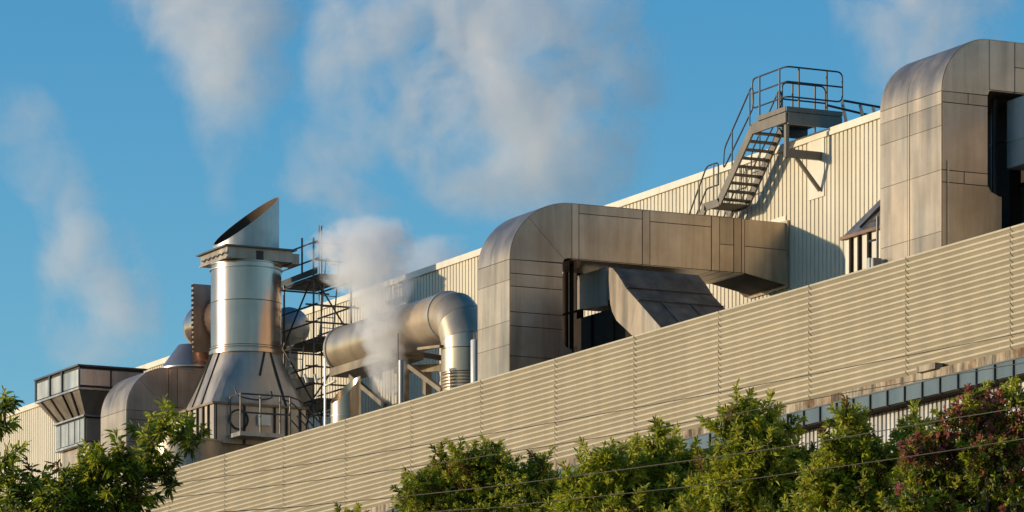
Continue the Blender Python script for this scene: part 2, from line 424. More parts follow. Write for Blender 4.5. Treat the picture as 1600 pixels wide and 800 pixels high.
# middle duct
tf2 = 51.6
s1m = PT(797, 404, tf2).x
zc = lambda y, s=s1m, x=800: PS(x, y, s).z
ts = lambda x, s=s1m, y=350: PS(x, y, s).y
d2, s0, s1, ti, zi, zt, zs = duct('rectangular_duct', 'brown weathered steel duct bending from column to the hall beside the staircase', tf2, 747, 797, 405, 879, 403, 893, 318, ts(1163), ZROOF,
    [zc(437), zc(501), zc(538)], [], [zc(427), zc(447), zc(487), zc(509), zc(556)],
    [ts(904), ts(1003), ts(1015), ts(1111), ts(1124), ts(1146), ts(1158)], {1: .17, 3: .2, 5: .5},
    flare=(ts(894), zc(540)))
# flaring end piece of the middle duct
ta, tb = ts(1163), TB-0.05
zlo = zc(446, x=1224)
for nm, poly, nr in (('panel', [(s1, ta, zi), (s1, tb, zlo), (s1, tb, (zt+zlo)/2+.1), (s1, ta, (zt+zi)/2)], (1, 0, 0)),
                     ('panel', [(s1, ta, (zt+zi)/2), (s1, tb, (zt+zlo)/2+.1), (s1, tb, zt), (s1, ta, zt)], (1, 0, 0)),
                     ('panel', [(s0-.3, tb, zlo), (s1, tb, zlo), (s1, ta, zi), (s0, ta, zi)], (0, -1, -2))):
    plate(d2, poly, nr, M['steel'])
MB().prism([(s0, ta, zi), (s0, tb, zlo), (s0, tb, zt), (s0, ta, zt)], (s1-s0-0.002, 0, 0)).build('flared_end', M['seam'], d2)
MB().box((s0-0.1, tb-0.02, zlo-0.06), (s1+0.09, tb+0.03, zt+0.06)).build('wall_flange', M['steel'], d2)
# right duct
s1r = PT(1472, 142, 51.6).x
zr = lambda y, x=1480: PS(x, y, s1r).z
tr_ = lambda x, y=200: PS(x, y, s1r).y
d3, s0r, s1r_, tir, zir, ztr, zsr = duct('rectangular_duct', 'tallest pale steel duct with rounded shoulder at the right edge', 51.6, 1376, 1472, 142, 1543, 140, 1545, 62, TB-0.05, ZROOF,
    [PT(1472, y, 51.6).z for y in (162, 196, 265, 361)], [0.45], [zr(160), zr(266), zr(285)],
    [tr_(1585)], {1: .5}, flare=(tr_(1565), zr(299)), col_vs=[(1, tr_(1506)), (3, tr_(1512))], mitre=False)
MB().tube([(s1r_+0.04, tr_(1480), ZROOF), (s1r_+0.04, tr_(1480), zr(250))], 0.012, 6).build('conduit', M['steel'], d3)
# left duct
s1l = PT(198, 640, 52.0).x
zl = lambda y, x=205: PS(x, y, s1l).z
tl = lambda x, y=600: PS(x, y, s1l).y
d1, *_ = duct('rectangular_duct', 'dull steel duct with rounded shoulder between the hopper and the chimney', 52.0, 158, 198, 640, 257, 636, 263, 575, 58.0, ZROOF,
    [ZT(198, 668, 52), ZT(198, 690, 52)], [], [zl(655), zl(668), zl(690)], [tl(277), tl(322)], {}, mt='steel2')

# ---------------------------------------------------------------- ducts tucked behind the middle duct
te = 53.2
pg = lambda pts, T: [PT(x, y, T) for x, y in pts]
eb = thing('offset_duct', PT(985, 520, te), 'grey steel offset duct curving down under the middle duct run', 'duct')
up = [(952, 418), (958, 419), (966, 429), (972, 438), (979, 450), (987, 459), (996, 469), (1030, 508), (1050, 531)]
dn = [(1010, 545), (985, 521), (964, 501), (957, 487), (954, 473), (952, 440)]
q = pg(up + dn, te)
MB().prism(q, (0, 2.35, 0)).build('duct_body', M['dullduct'], eb, smooth=40)
a, b = pg([(985, 521), (996, 469)], te)
pA = pg(up[:7] + [(985, 521), (964, 501), (957, 487), (954, 473), (952, 440)], te)
plate(eb, pA, (0, -1, 0), M['steel'], gap=0.003, name='face_panel')
plate(eb, pg([(996, 469), (1030, 508), (1050, 531), (1010, 545), (985, 521)], te), (0, -1, 0), M['steel'], gap=0.003, name='face_panel')
for (xa, ya), (xb, yb) in ((up[3], up[4]), (up[5], up[6])):
    c = PT(xb, yb, te); MB().bar(c+Vector((0.02, 0.0, 0.02)), c+Vector((0.02, 2.36, 0.02)), 0.05, 0.012).build('seam_strip', M['dullduct'], eb)
for f_ in (0.28, 0.62):
    for i in (6,):
        c0 = PT(*up[i], te)+Vector((0.015, 2.35*f_, 0.012)); c1 = PT(*up[7], te)+Vector((0.015, 2.35*f_, 0.012))
        MB().bar(c0, c1, 0.05, 0.012).build('seam_strip', M['dullduct'], eb)
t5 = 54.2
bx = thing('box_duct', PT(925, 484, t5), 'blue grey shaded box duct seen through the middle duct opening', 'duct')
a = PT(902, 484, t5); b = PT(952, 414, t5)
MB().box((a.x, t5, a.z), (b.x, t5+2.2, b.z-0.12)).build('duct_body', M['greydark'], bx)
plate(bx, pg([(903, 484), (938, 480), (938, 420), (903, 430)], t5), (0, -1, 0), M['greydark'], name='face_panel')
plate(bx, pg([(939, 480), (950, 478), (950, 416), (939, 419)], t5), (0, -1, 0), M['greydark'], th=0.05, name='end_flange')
lo = thing('shade_black_duct', PT(930, 560, 54.22), 'black duct box with shade put into its colour, below the blue grey box duct', 'duct')
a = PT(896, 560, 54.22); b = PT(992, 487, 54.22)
MB().box((a.x, 54.22, ZROOF), (b.x, 56.8, PT(930, 490, 54.22).z)).build('duct_body', M['black'], lo)  # shaded duct box, its shade painted in as black
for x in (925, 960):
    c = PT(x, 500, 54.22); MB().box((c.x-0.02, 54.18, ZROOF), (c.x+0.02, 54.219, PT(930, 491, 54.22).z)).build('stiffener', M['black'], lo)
MB().box((PT(866, 500, 55.2).x, 56.9, ZROOF), (PT(910, 500, 55.2).x+1.6, 57.1, zi-.25)).build('added_dark_backing', M['black'], lo)  # black sheet added to darken the middle duct opening
MB().box((PT(872, 500, 54.7).x, 54.7, ZROOF), (PT(901, 500, 54.7).x, 54.9, PT(890, 424, 54.7).z)).build('added_dark_side', M['black'], lo)  # second black sheet added, painted shade at the opening's left
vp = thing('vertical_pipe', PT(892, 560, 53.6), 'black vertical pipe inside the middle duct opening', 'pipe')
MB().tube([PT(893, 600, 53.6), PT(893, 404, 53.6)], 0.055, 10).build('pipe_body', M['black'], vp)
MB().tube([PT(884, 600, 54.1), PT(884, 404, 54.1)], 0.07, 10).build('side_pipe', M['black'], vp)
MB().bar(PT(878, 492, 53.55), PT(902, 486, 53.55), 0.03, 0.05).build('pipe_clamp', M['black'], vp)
# things inside the right duct's opening
gb = thing('grey_box_duct', PT(1590, 265, 53.6), 'smooth grey box duct cut by the right picture edge inside duct opening', 'duct')
a = PT(1574, 262, 53.4); b = PT(1640, 160, 53.4); sg = a.x
MB().box((a.x, 53.4, PT(1574, 264, 53.4).z), (b.x+1.2, 55.5, PT(1574, 158, 53.4).z)).build('duct_body', M['palegrey'], gb)
zm = PT(1574, 224, 53.4).z; ztp = PT(1574, 158, 53.4).z; zbt = PT(1574, 264, 53.4).z
plate(gb, [(sg, 53.4, zbt), (b.x+1.2, 53.4, zbt), (b.x+1.2, 53.4, zm), (sg, 53.4, zm)], (0, -1, 0), M['palegrey'], name='face_panel')
plate(gb, [(sg, 53.4, zm), (b.x+1.2, 53.4, zm), (b.x+1.2, 53.4, ztp), (sg, 53.4, ztp)], (0, -1, 0), M['palegrey'], name='face_panel')
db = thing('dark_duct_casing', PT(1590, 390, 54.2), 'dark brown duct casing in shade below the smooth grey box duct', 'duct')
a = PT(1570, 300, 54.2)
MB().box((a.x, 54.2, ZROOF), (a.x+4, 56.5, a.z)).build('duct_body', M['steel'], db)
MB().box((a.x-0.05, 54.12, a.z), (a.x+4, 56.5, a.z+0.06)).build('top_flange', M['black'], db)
MB().box((PT(1540, 300, 53.9).x-.2, 53.9, ZROOF), (PT(1577, 300, 53.9).x, 54.19, zir-.02)).build('added_dark_side', M['black'], db)  # black sheet added close behind the right duct opening to darken it
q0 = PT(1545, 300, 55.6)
MB().box((q0.x-.5, 56.52, ZROOF), (q0.x+5, 57.6, zir-.02)).build('added_dark_backing', M['black'], db)  # added black sheet farther back, painted shade of the right opening
q0 = PT(1420, 300, s1r_ and 51.57)
MB().box((q0.x-.006, 51.57, ZROOF), (q0.x+.006, 51.583, zsr-.25)).build('rivet_strip', M['flash'], d3)
rp2 = thing('vertical_pipe', PT(1554, 390, 53.0), 'dark vertical pipe inside the right duct opening', 'pipe')
MB().tube([PT(1553, 420, 53.3), PT(1553, 135, 53.3)], 0.06, 10).build('pipe_body', M['rail'], rp2)
MB().bar(PT(1546, 228, 53.35), PT(1572, 220, 53.35), 0.04, 0.05).build('pipe_clamp', M['rail'], rp2)

# ---------------------------------------------------------------- plenum with sloping roof beside the right duct
tp = 53.4
pn = thing('plenum_hood', PT(1345, 420, tp), 'pale ribbed plenum hood with sloping roof left of the tallest duct', 'plenum')
a = PT(1321, 371, tp); sA, sB, zE = a.x, a.x+2.6, a.z
MB().box((sA, tp, ZROOF), (sB, tp+2.4, zE)).build('plenum_box', M['flash'], pn)
apx = (.72, 1.75)
base = [(sA-.06, tp-.06), (sB+.06, tp-.06), (sB+.06, tp+2.46), (sA-.06, tp+2.46)]
top = [(sA+apx[0], tp+.65), (sB-.3, tp+.65), (sB-.3, tp+1.6), (sA+apx[0], tp+1.6)]
hz = PT(1376, 303, tp+0.65).z - zE
MB().add([(x, y, zE) for x, y in base] + [(x, y, zE+hz) for x, y in top], [(3,2,1,0),(4,5,6,7),(0,1,5,4),(1,2,6,5),(2,3,7,6),(3,0,4,7)]).build('hood_roof', M['steel'], pn)
MB().box((sA-.09, tp-.09, zE-.06), (sB+.09, tp-.001, zE+.012)).build('eave_angle', M['rust'], pn)
for x in (1332, 1345, 1360):
    c = PT(x, 400, tp); MB().box((c.x-.035, tp-.07, ZROOF), (c.x+.035, tp-.001, zE-.06)).build('stiffener', M['black'], pn)
c0 = PT(1344, 358, tp-.06); c1 = Vector((sA+apx[0]+.5, tp+.64, zE+hz+.01))
MB().bar(c0+Vector((0, 0, .03)), c1, .06, .05).build('roof_rib', M['black'], pn)
lad = thing('wall_ladder', PT(1367, 420, 52.9), 'short dark ladder rail against the tallest duct', 'ladder')
MB().tube([PT(1371, 425, 52.9), PT(1371, 338, 52.9)], .03, 8).build('side_rail', M['rail'], lad)
for y in (343, 374):
    MB().tube([PT(1358, y+3, 52.9), PT(1371, y, 52.9)], .025, 8).build('rung', M['rail'], lad)
jb = thing('junction_box', PT(1366, 412, 51.4), 'small grey junction box at the foot of the tallest duct', 'box')
for x in (1363, 1369):
    c = PT(x, 414, 51.4); MB().box((c.x-.05, 51.3, c.z-.2), (c.x+.05, 51.5, c.z+.14)).build('box_half', M['galv'], jb)

# ---------------------------------------------------------------- chimney on pyramid base
t0 = 53.15
sa, sb = PT(284, 642, t0).x, PT(334, 629, t0).x
tb_ = PS(477.5, 636, sb).y
zb1 = PT(334, 629, t0).z; zb0 = PT(334, 691, t0).z
KC = 137.6
cc = PK(384.5, 500, KC); cx, cy = cc.x, cc.y
zk = lambda y: PK(384.5, y, KC).z
rc = 55.3/F*KC
ch = thing('chimney', (cx, cy, ZROOF), 'bright stainless chimney with slanted cut top on a ribbed pyramid base', 'chimney')
MB().box((sa, t0, zb0), (sb, tb_, zb1)).build('base_box', M['cone'], ch)
MB().box((sa+.4, t0+.3, ZROOF), (sb-.25, tb_-.3, zb0-.001)).build('base_plinth', M['steel2'], ch)
# square-to-round transition
n = 48; vs = []; fs = []
zr1 = zk(557)
def sqpt(a):
    x, y = math.cos(a), math.sin(a); m = max(abs(x), abs(y)); return x/m, y/m
hx, hy = (sb-sa)/2+.04, (tb_-t0)/2+.04; mx, my = (sa+sb)/2, (t0+tb_)/2
A_ = [2*math.pi*(i+.5)/n for i in range(n)]
for q in range(7):
    f_ = q/6
    for a in A_:
        X, Y = sqpt(a); p0 = Vector((mx+hx*X, my+hy*Y)); p1 = Vector((cx+rc*.99*math.cos(a), cy+rc*.99*math.sin(a)))
        p = p0.lerp(p1, f_); vs.append((p.x, p.y, zb1+(zr1-zb1)*f_))
for q in range(6):
    for i in range(n): fs.append((q*n+i, q*n+(i+1) % n, (q+1)*n+(i+1) % n, (q+1)*n+i))
fs += [tuple(reversed(range(n))), tuple(6*n+i for i in range(n))]
MB().add(vs, fs).build('pyramid_hood', M['cone'], ch, smooth=28)
def rib(p0, a, w=.05):
    p1 = Vector((cx+rc*.995*math.cos(a), cy+rc*.995*math.sin(a), zr1))
    MB().bar(p0, p1, w*.75, .06).build('hood_rib', M['seam'], ch)
mnx = lambda X, Y: Vector((mx+hx*X, my+hy*Y, zb1+.02))
for X, a in ((-.72, -115), (-.25, -95), (.3, -72)): rib(mnx(X, -1), R(a))
for Y, a in ((.55, 20), (-.05, 8)): rib(mnx(1, Y) if Y > 0 else (mnx(1, -.02).lerp(Vector((cx+rc, cy, zr1)), .55)), R(a), .045)
MB().box((sa-.07, t0-.07, zb1-.03), (sb+.07, tb_+.07, zb1+.035)).build('hood_flange', M['beam'], ch)
for f_ in (.18, .34, .52, .70, .86):
    x = sa+(sb-sa)*f_; MB().box((x-.03, t0-.06, zb0), (x+.03, t0-.001, zb1-.035)).build('stiffener', M['seam'], ch)
for f_ in (.02, .33, .66, .79, .94):
    y = t0+(tb_-t0)*f_; MB().box((sb+.001, y-.025, zb0), (sb+.05, y+.025, zb1-.035)).build('stiffener', M['seam'], ch)
MB().lathe((cx, cy), [(rc*.97, zr1), (rc*1.05, zr1+.01), (rc*1.05, zk(551)), (rc*1.0, zk(550)), (rc*1.0, zk(549)), (rc*1.02, zk(548)), (rc*1.02, zk(546)), (rc, zk(545.5))], 64).build('ring_flange', M['bright'], ch, smooth=35)
for y0, y1 in ((545, 476), (475.3, 424), (423.4, 414)):
    MB().lathe((cx, cy), [(rc*.985, zk(y0)), (rc*.998, zk(y0)+.004), (rc*.998, zk(y1)-.004), (rc*.985, zk(y1))], 72).build('stack_shell', M['bright'], ch, smooth=35)
MB().lathe((cx, cy), [(rc*.98, zr1), (rc*.98, zk(400))], 48).build('stack_core', M['seam'], ch, smooth=35)
for y in (424, 416): MB().lathe((cx, cy), [(rc, zk(y+1)), (rc*1.03, zk(y+.8)), (rc*1.03, zk(y-.8)), (rc, zk(y-1))], 64, (False, False)).build('band', M['galv'], ch, smooth=35)
# square top box
hs_ = 1.0
MB().box((cx-.98, cy-1.02, zk(414)), (cx+1.0, cy+1.02, zk(397))).build('top_box', M['steel2'], ch)
MB().box((cx-1.1, cy-1.12, zk(396.8)), (cx+1.12, cy+1.12, zk(394.5))).build('top_plate', M['frame'], ch)
MB().box((cx+.3, cy+1.021, zk(416)), (cx+.99, cy+1.25, zk(400))).build('top_bracket', M['steel2'], ch)
for i in range(6):
    x = cx-.85+i*.33
    MB().prism([(x, cy-1.03, zk(406)), (x+.16, cy-1.03, zk(409)), (x+.32, cy-1.03, zk(406)), (x+.28, cy-1.03, zk(404.5)), (x+.16, cy-1.03, zk(407)), (x+.04, cy-1.03, zk(404.5))], (0, -.02, 0)).build('scallop', M['seam'], ch)
MB().box((cx-1.0, cy-1.06, zk(415)), (cx+1.02, cy-1.022, zk(412.5))).build('top_box_lip', M['steel2'], ch)
# slanted cap: open tube with wall thickness
n = 64; vs = []; fs = []
r1, r2 = rc*.935, rc*.90
zlow, zhi = zk(387), zk(304)
def capring(r_, zoff=0):
    o = [(cx+r_*math.cos(2*math.pi*i/n), cy+r_*math.sin(2*math.pi*i/n)) for i in range(n)]
    return [(x, y, zk(394.4)) for x, y in o] + [(x, y, zlow+(zhi-zlow)*((y-cy)/r1*.5+.5)-(x-cx)*.035+zoff) for x, y in o]
A1_, A2_ = capring(r1), capring(r2)
MB().add(A1_+A2_, [f_ for i in range(n) for f_ in ((i, (i+1) % n, n+(i+1) % n, n+i), (n+i, n+(i+1) % n, 3*n+(i+1) % n, 3*n+i))]).build('slanted_cap', M['galv'], ch, smooth=35)
MB().add(A2_, [((i+1) % n, i, n+i, n+(i+1) % n) for i in range(n)]).build('cap_lining', M['soot'], ch, smooth=35)
# access platform on the base
ap = thing('access_platform', (sb+.4, t0+.8, zb0), 'small railed access platform hung on the chimney base', 'platform')
sp = sb+.06; so = sb+.86; ya, yb = t0+.45, t0+1.75
# place so that it lines up with its door
zp = zk(689)
MB().box((sp, ya, zp-.12), (so, yb, zp)).build('platform_deck', M['galv'], ap)
for x, y in ((sp+.03, ya+.03), (so-.03, ya+.03), (so-.03, (ya+yb)/2), (so-.03, yb-.03), (so-.03, yb+.28)):
    MB().tube([(x, y, zp-.1), (x, y, zp+1.08)], .027, 8).build('rail_post', M['scaff'], ap)
for z in (zp+1.08, zp+.55):
    MB().tube(rounded([(sp+.03, ya+.03, z), (so-.03, ya+.03, z), (so-.03, yb+.28, z)], .1), .025, 8).build('rail', M['scaff'], ap)
for dx in (0, -.55):
    MB().tube(rounded([(so-.05+dx, yb+.28, zp+1.08), (so-.05+dx, yb+.6, zp+1.0), (so-.05+dx, yb+2.0, zp-.35)], .15), .022, 8).build('stair_rail', M['scaff'], ap)
    MB().tube([(so-.05+dx, yb+.5, zp+.55), (so-.05+dx, yb+1.9, zp-.75)], .022, 8).build('stair_rail', M['scaff'], ap)
MB().bar((sp, ya+.2, zp-.1), (sb-.1, ya+.2, zp-.5), .06, .08).build('strut', M['galv'], ap)
MB().tube(rounded([(sb+.1, t0+.62, zb1+.45), (sb+.25, t0+.62, zb1+.2), (sb+.3, t0+1.2, zb1+.1), (sb+.25, t0+1.75, zb1+.2), (sb+.1, t0+1.75, zb1+.42)], .2), .022, 8).build('hoop', M['rail'], ap)
MB().lathe((0, 0), [(0.26, 0), (.3, .0), (.3, .04), (.26, .04), (.26, 0)], 24, (False, False)).build('porthole', M['seam'], ap)
ph = ap.children[-1]; ph.rotation_euler = (0, R(90), 0); ph.location = Vector((sb+.01, t0+.78, zp+.45)) - Vector(ap.location)
for v in ph.data.vertices: v.co += Vector(ap.location)*0
me = MB().lathe((0, 0), [(0.26, 0), (.3, 0), (.3, .04), (.26, .04), (.26, 0)], 24, (False, False)).mesh('porthole', M['seam']); ph.data = me
MB().box((sb+.052, t0+1.35, zp+.32), (sb+.07, t0+1.75, zp+.62)).build('notice_plate', M['white'], ap)

# flanged round duct behind the chimney
fd = thing('flanged_duct', PT(300, 550, 55), 'round silver duct with a bolted square flange left of the chimney', 'duct')
tc_ = 55.2; pc = PT(350, 500, tc_); zz = pc.z
def hpipe(s_a, s_b, r_, name, par, mat, y=tc_, z=None, n=40, dome=False):
    z = zz if z is None else z
    pts = [(s_a, y, z), (s_b, y, z)]
    return MB().tube(pts, r_, n).build(name, mat, par, smooth=35)
sx = pc.x
hpipe(sx-1.5, sx-.03, .66, 'duct_shell', fd, M['bright'])
MB().tube([(sx-2.0, tc_, zz), (sx-1.94, tc_, zz), (sx-1.75, tc_, zz), (sx-1.5, tc_, zz)], [.30, .46, .60, .66], 40).build('duct_end', M['bright'], fd, smooth=60)
hpipe(sx+.05, cx-.6, .70, 'duct_neck', fd, M['bright'])
MB().box((sx-.03, tc_-1.0, zz-1.0), (sx+.03, tc_+1.0, zz+1.0)).build('flange_plate', M['steel2'], fd)
for i in range(14):
    z = zz-.94+i*.145; MB().box((sx-.06, tc_-1.03, z-.03), (sx+.06, tc_-1.001, z+.03)).build('flange_bolt', M['black'], fd)
cn = thing('reflective_cone', PT(300, 585, 54.6), 'shiny silver cone between the left duct and the flanged duct', 'duct')
c_ = PT(300, 580, 54.6)
MB().lathe((c_.x, c_.y), [(1.0, PT(300, 590, 54.6).z), (.95, PT(300, 578, 54.6).z), (.42, PT(300, 540, 54.6).z)], 48).build('cone_shell', M['bright'], cn, smooth=35)
MB().lathe((c_.x, c_.y), [(1.03, PT(300, 579.5, 54.6).z), (1.03, PT(300, 577.5, 54.6).z)], 48, (True, True)).build('cone_rim', M['galv'], cn, smooth=35)
rd = thing('rounded_duct_end', PT(455, 550, 57.2), 'pale rounded duct end partly hidden behind the scaffold', 'duct')
p = PT(452, 512, 57.2)
MB().tube([p+Vector((-2.2, 0, 0)), p, p+Vector((.25, 0, 0)), p+Vector((.45, 0, 0)), p+Vector((.52, 0, 0))], [.62, .62, .56, .36, .05], 36).build('duct_shell', M['galv'], rd, smooth=60)
MB().tube([p+Vector((-.1, 0, -.3)), p+Vector((-.1, 0, -3))], .3, 24).build('duct_leg', M['galv'], rd, smooth=35)
# pale round-cornered tank at the chimney foot
tk = thing('curved_casing', PT(290, 720, 51.5), 'dull curved steel casing at the foot of the chimney and left duct', 'casing')
p = PT(272, 716, 51.7)
MB().lathe((p.x, p.y+.4), [(1.0, ZROOF), (1.0, PT(272, 690, 51.7).z), (.97, PT(272, 688, 51.7).z)], 48).build('casing_shell', M['steel2'], tk, smooth=35)
MB().lathe((p.x, p.y+.4), [(1.03, PT(272, 692, 51.7).z), (1.03, PT(272, 689, 51.7).z)], 48, (False, False)).build('casing_rim', M['steel2'], tk, smooth=35)

# ---------------------------------------------------------------- hopper at far left
th_ = 52.0
hp = thing('hopper', PT(110, 720, th_), 'stepped steel hopper with panelled top band at far left', 'hopper')
hsa, hsb = PT(58, 592, th_).x, PT(124, 572, th_).x
hz1 = PT(124, 572, th_).z; hz0 = PT(124, 605, th_).z
htb = PS(224, 578, hsb).y
MB().box((hsa, th_, hz0), (hsb, htb, hz1)).build('top_band', M['seam'], hp)
cs = [hsa, PT(80, 590, th_).x, PT(99, 590, th_).x, hsb]
for i in range(3):
    plate(hp, [(cs[i], th_, hz0), (cs[i+1], th_, hz0), (cs[i+1], th_, hz1-.05), (cs[i], th_, hz1-.05)], (0, -1, 0), M['galv'], gap=.04, th=.02)
    MB().box((cs[i]-.04, th_-.07, hz0), (cs[i]+.04, th_-.025, hz1+.02)).build('band_post', M['frame'], hp)
yc = [th_, PS(173, 580, hsb).y, htb]
for i in range(2):
    plate(hp, [(hsb, yc[i], hz0+.05), (hsb, yc[i+1], hz0+.05), (hsb, yc[i+1], hz1-.05), (hsb, yc[i], hz1-.05)], (1, 0, 0), M['galv'], gap=.03, th=.02)
MB().box((hsa-.08, th_-.08, hz1), (hsb+.08, htb+.08, hz1+.05)).build('top_rim', M['frame'], hp)
MB().box((hsa-.05, th_-.05, hz0-.06), (hsb+.05, htb+.05, hz0-.001)).build('band_flange', M['galv'], hp)
lsa, lsb, lt = PT(88, 662, th_+.35).x, PT(133, 648, th_+.35).x, th_+.35
ltb = htb-.3; lz = PT(133, 648, lt).z
bs = [(lsa, lt), (lsb, lt), (lsb, ltb), (lsa, ltb)]; tps = [(hsa+.02, th_), (hsb-.02, th_), (hsb-.02, htb), (hsa+.02, htb)]
MB().add([(x, y, lz) for x, y in bs] + [(x, y, hz0-.061) for x, y in tps], [(3,2,1,0),(4,5,6,7),(0,1,5,4),(1,2,6,5),(2,3,7,6),(3,0,4,7)]).build('tapered_body', M['steel2'], hp)
for f_ in (.12, .34, .62, .82):
    p0 = Vector((lsa+(lsb-lsa)*f_, lt-.02, lz)); p1 = Vector((hsa+(hsb-hsa)*f_, th_-.02, hz0-.06)); MB().bar(p0, p1, .05, .06).build('hopper_rib', M['black'], hp)
MB().box((lsa-.08, lt-.08, lz-.05), (lsb+.08, ltb+.08, lz-.001)).build('neck_flange', M['galv'], hp)
lz0 = PT(133, 690, lt).z
MB().box((lsa, lt, lz0), (lsb, ltb, lz-.05)).build('lower_box', M['seam'], hp)
cs = [lsa+(lsb-lsa)*f_ for f_ in (0, .18, .46, .66, .84, 1)]
for i in range(5):
    plate(hp, [(cs[i], lt, lz0), (cs[i+1], lt, lz0), (cs[i+1], lt, lz-.07), (cs[i], lt, lz-.07)], (0, -1, 0), M['galv'], gap=.035, th=.02)
for i in range(2):
    a, b = lt+(ltb-lt)*i/2, lt+(ltb-lt)*(i+1)/2
    plate(hp, [(lsb, a, lz0), (lsb, b, lz0), (lsb, b, lz-.07), (lsb, a, lz-.07)], (1, 0, 0), M['steel2'], gap=.03, th=.02)
MB().box((lsa-.06, lt-.06, lz0-.06), (lsb+.06, ltb+.06, lz0-.001)).build('base_flange', M['galv'], hp)
MB().box((lsa+.2, lt+.15, ZROOF), (lsb-.05, ltb-.1, lz0-.061)).build('hopper_stand', M['steel2'], hp)

# ---------------------------------------------------------------- big horizontal pipe with elbow
tpz = 54.2; kp = PT(600, 520, tpz)
bp = thing('elbow_pipe', PT(700, 620, tpz), 'fat shiny horizontal pipe with mitred elbow turning down beside the middle duct', 'pipe')
rp_ = .645; pe = PT(729, 478, tpz); Rb = 1.0; pe.x -= Rb/.8*1.0; zp_ = pe.z
sS = PT(541, 547, tpz).x; sE = sS+(PT(729, 478, tpz).x-Rb-sS)/.8
zax = PT(541, 547, tpz).z; zpe = zax
def px_(f_): return Vector((sS+(sE-sS)*f_, tpz, zax+(zpe-zax)*f_))
MB().tube([px_(0)+Vector((-.28, 0, -.0)), px_(0)+Vector((-.22, 0, 0)), px_(0)+Vector((-.08, 0, 0)), px_(0)], [.25, .42, .56, rp_*.985], 48).build('end_dome', M['pipe'], bp, smooth=60)
MB().tube([px_(0.003), px_(.50)], rp_, 56).build('pipe_shell', M['pipe'], bp, smooth=35)
MB().tube([px_(.505), px_(.80)], rp_*1.03, 56).build('pipe_shell', M['pipe'], bp, smooth=35)
for f_ in (0.0, .5, .80): MB().tube([px_(f_-.006), px_(f_+.006)], rp_*1.055, 56).build('joint_band', M['galv'], bp, smooth=35)
# mitred elbow gores
ctr = Vector((px_(.80).x, tpz, px_(.80).z-Rb))
pts = []

for i in range(5):
    a = R(90-22.5*i); pts.append(Vector((ctr.x+Rb*math.cos(a), tpz, ctr.z+Rb*math.sin(a))))
def gore(a0, a1, m):
    vs = []; fs = []; n = 48
    for a in (a0, a1):
        ca, sa_ = math.cos(R(a)), math.sin(R(a))
        for k in range(n):
            b = 2*math.pi*k/n; rr = Rb+rp_*1.02*math.cos(b)
            vs.append((ctr.x+rr*ca, tpz+rp_*1.02*math.sin(b), ctr.z+rr*sa_))
    for k in range(n): fs.append((k, (k+1) % n, n+(k+1) % n, n+k))
    fs += [tuple(reversed(range(n))), tuple(n+k for k in range(n))]
    return MB().add(vs, fs).build('elbow_gore', m, bp, smooth=35)
for a0, a1 in ((90, 70), (69.6, 42), (41.6, 14), (13.6, 0)): gore(a0, a1, M['pipe'])
ex = ctr.x+Rb
MB().lathe((ex, tpz), [(rp_*1.02, ctr.z-.02), (rp_*1.02, ctr.z-.62)], 56).build('down_pipe', M['pipe'], bp, smooth=35)
z = ctr.z-.64
pr = [(rp_*1.0, z)]
for i in range(14): pr += [(rp_*1.0, z-.02), (rp_*1.04, z-.045), (rp_*1.0, z-.07)]; z -= .085
pr += [(rp_, ZROOF)]
MB().lathe((ex, tpz), pr[::-1], 56).build('ribbed_sleeve', M['pipe'], bp, smooth=25)
MB().box((sS+.1, tpz-.55, zax-.78), (px_(.5).x, tpz+.4, zax-.56)).build('saddle', M['beam'], bp)
# support frame
sf = thing('pipe_support', PT(640, 640, 54), 'tan steel support frame of beams and struts under the fat pipe', 'frame')
for (x0, y0, x1, y1, T, w_) in ((548, 588, 602, 634, 53.6, .12), (640, 572, 691, 610, 53.6, .12), (618, 578, 695, 574, 54.9, .2), (622, 548, 695, 560, 55.4, .14), (655, 545, 690, 541, 53.5, .07)):
    a, b = PT(x0, y0, T), PT(x1, y1, T); MB().bar(a, b, .12, w_).build('beam' if w_ != .12 else 'strut', M['beam'], sf)
for x in (633, 668):
    a = PT(x, 575, 55.2); MB().box((a.x-.09, 55.1, ZROOF), (a.x+.09, 55.28, a.z)).build('column_post', M['beam'], sf)
# vertical steam pipe
vp = thing('vent_pipe', PT(627, 630, 52.4), 'thin upright vent pipe beside the dense steam', 'pipe')
MB().tube([PT(627, 640, 52.4), PT(627, 563, 52.4)], .075, 16).build('pipe_body', M['greypaint'], vp, smooth=40)
MB().tube([PT(622, 640, 52.35), PT(622, 521, 52.35)], .014, 6).build('rod', M['rail'], vp)
# slanted stub
stt = 52.5
sb_ = thing('stub_chimney', PT(540, 660, stt), 'short stainless stub chimney with slanted open mouth behind the louvres', 'chimney')
p = PT(540, 640, stt); rs_ = .40
n = 48; vs = []; fs = []
zl_, zh_ = PT(540, 632, stt).z, PT(540, 586, stt).z
for r_ in (rs_, rs_*.95):
    for i in range(n):
        a = 2*math.pi*i/n; vs.append((p.x+r_*math.cos(a), p.y+r_*math.sin(a), ZROOF))
    for i in range(n):
        a = 2*math.pi*i/n; f_ = (math.sin(a)*r_/rs_)*.5+.5; vs.append((p.x+r_*math.cos(a), p.y+r_*math.sin(a), zl_+(zh_-zl_)*f_))
for i in range(n):
    j = (i+1) % n
    fs += [(i, j, n+j, n+i), (2*n+j, 2*n+i, 3*n+i, 3*n+j), (n+i, n+j, 3*n+j, 3*n+i)]
MB().add(vs, fs).build('stub_shell', M['pipe'], sb_, smooth=35)
MB().lathe((p.x, p.y), [(rs_*1.04, PT(540, 652, stt).z), (rs_*1.04, PT(540, 650, stt).z)], 40, (False, False)).build('band', M['galv'], sb_)
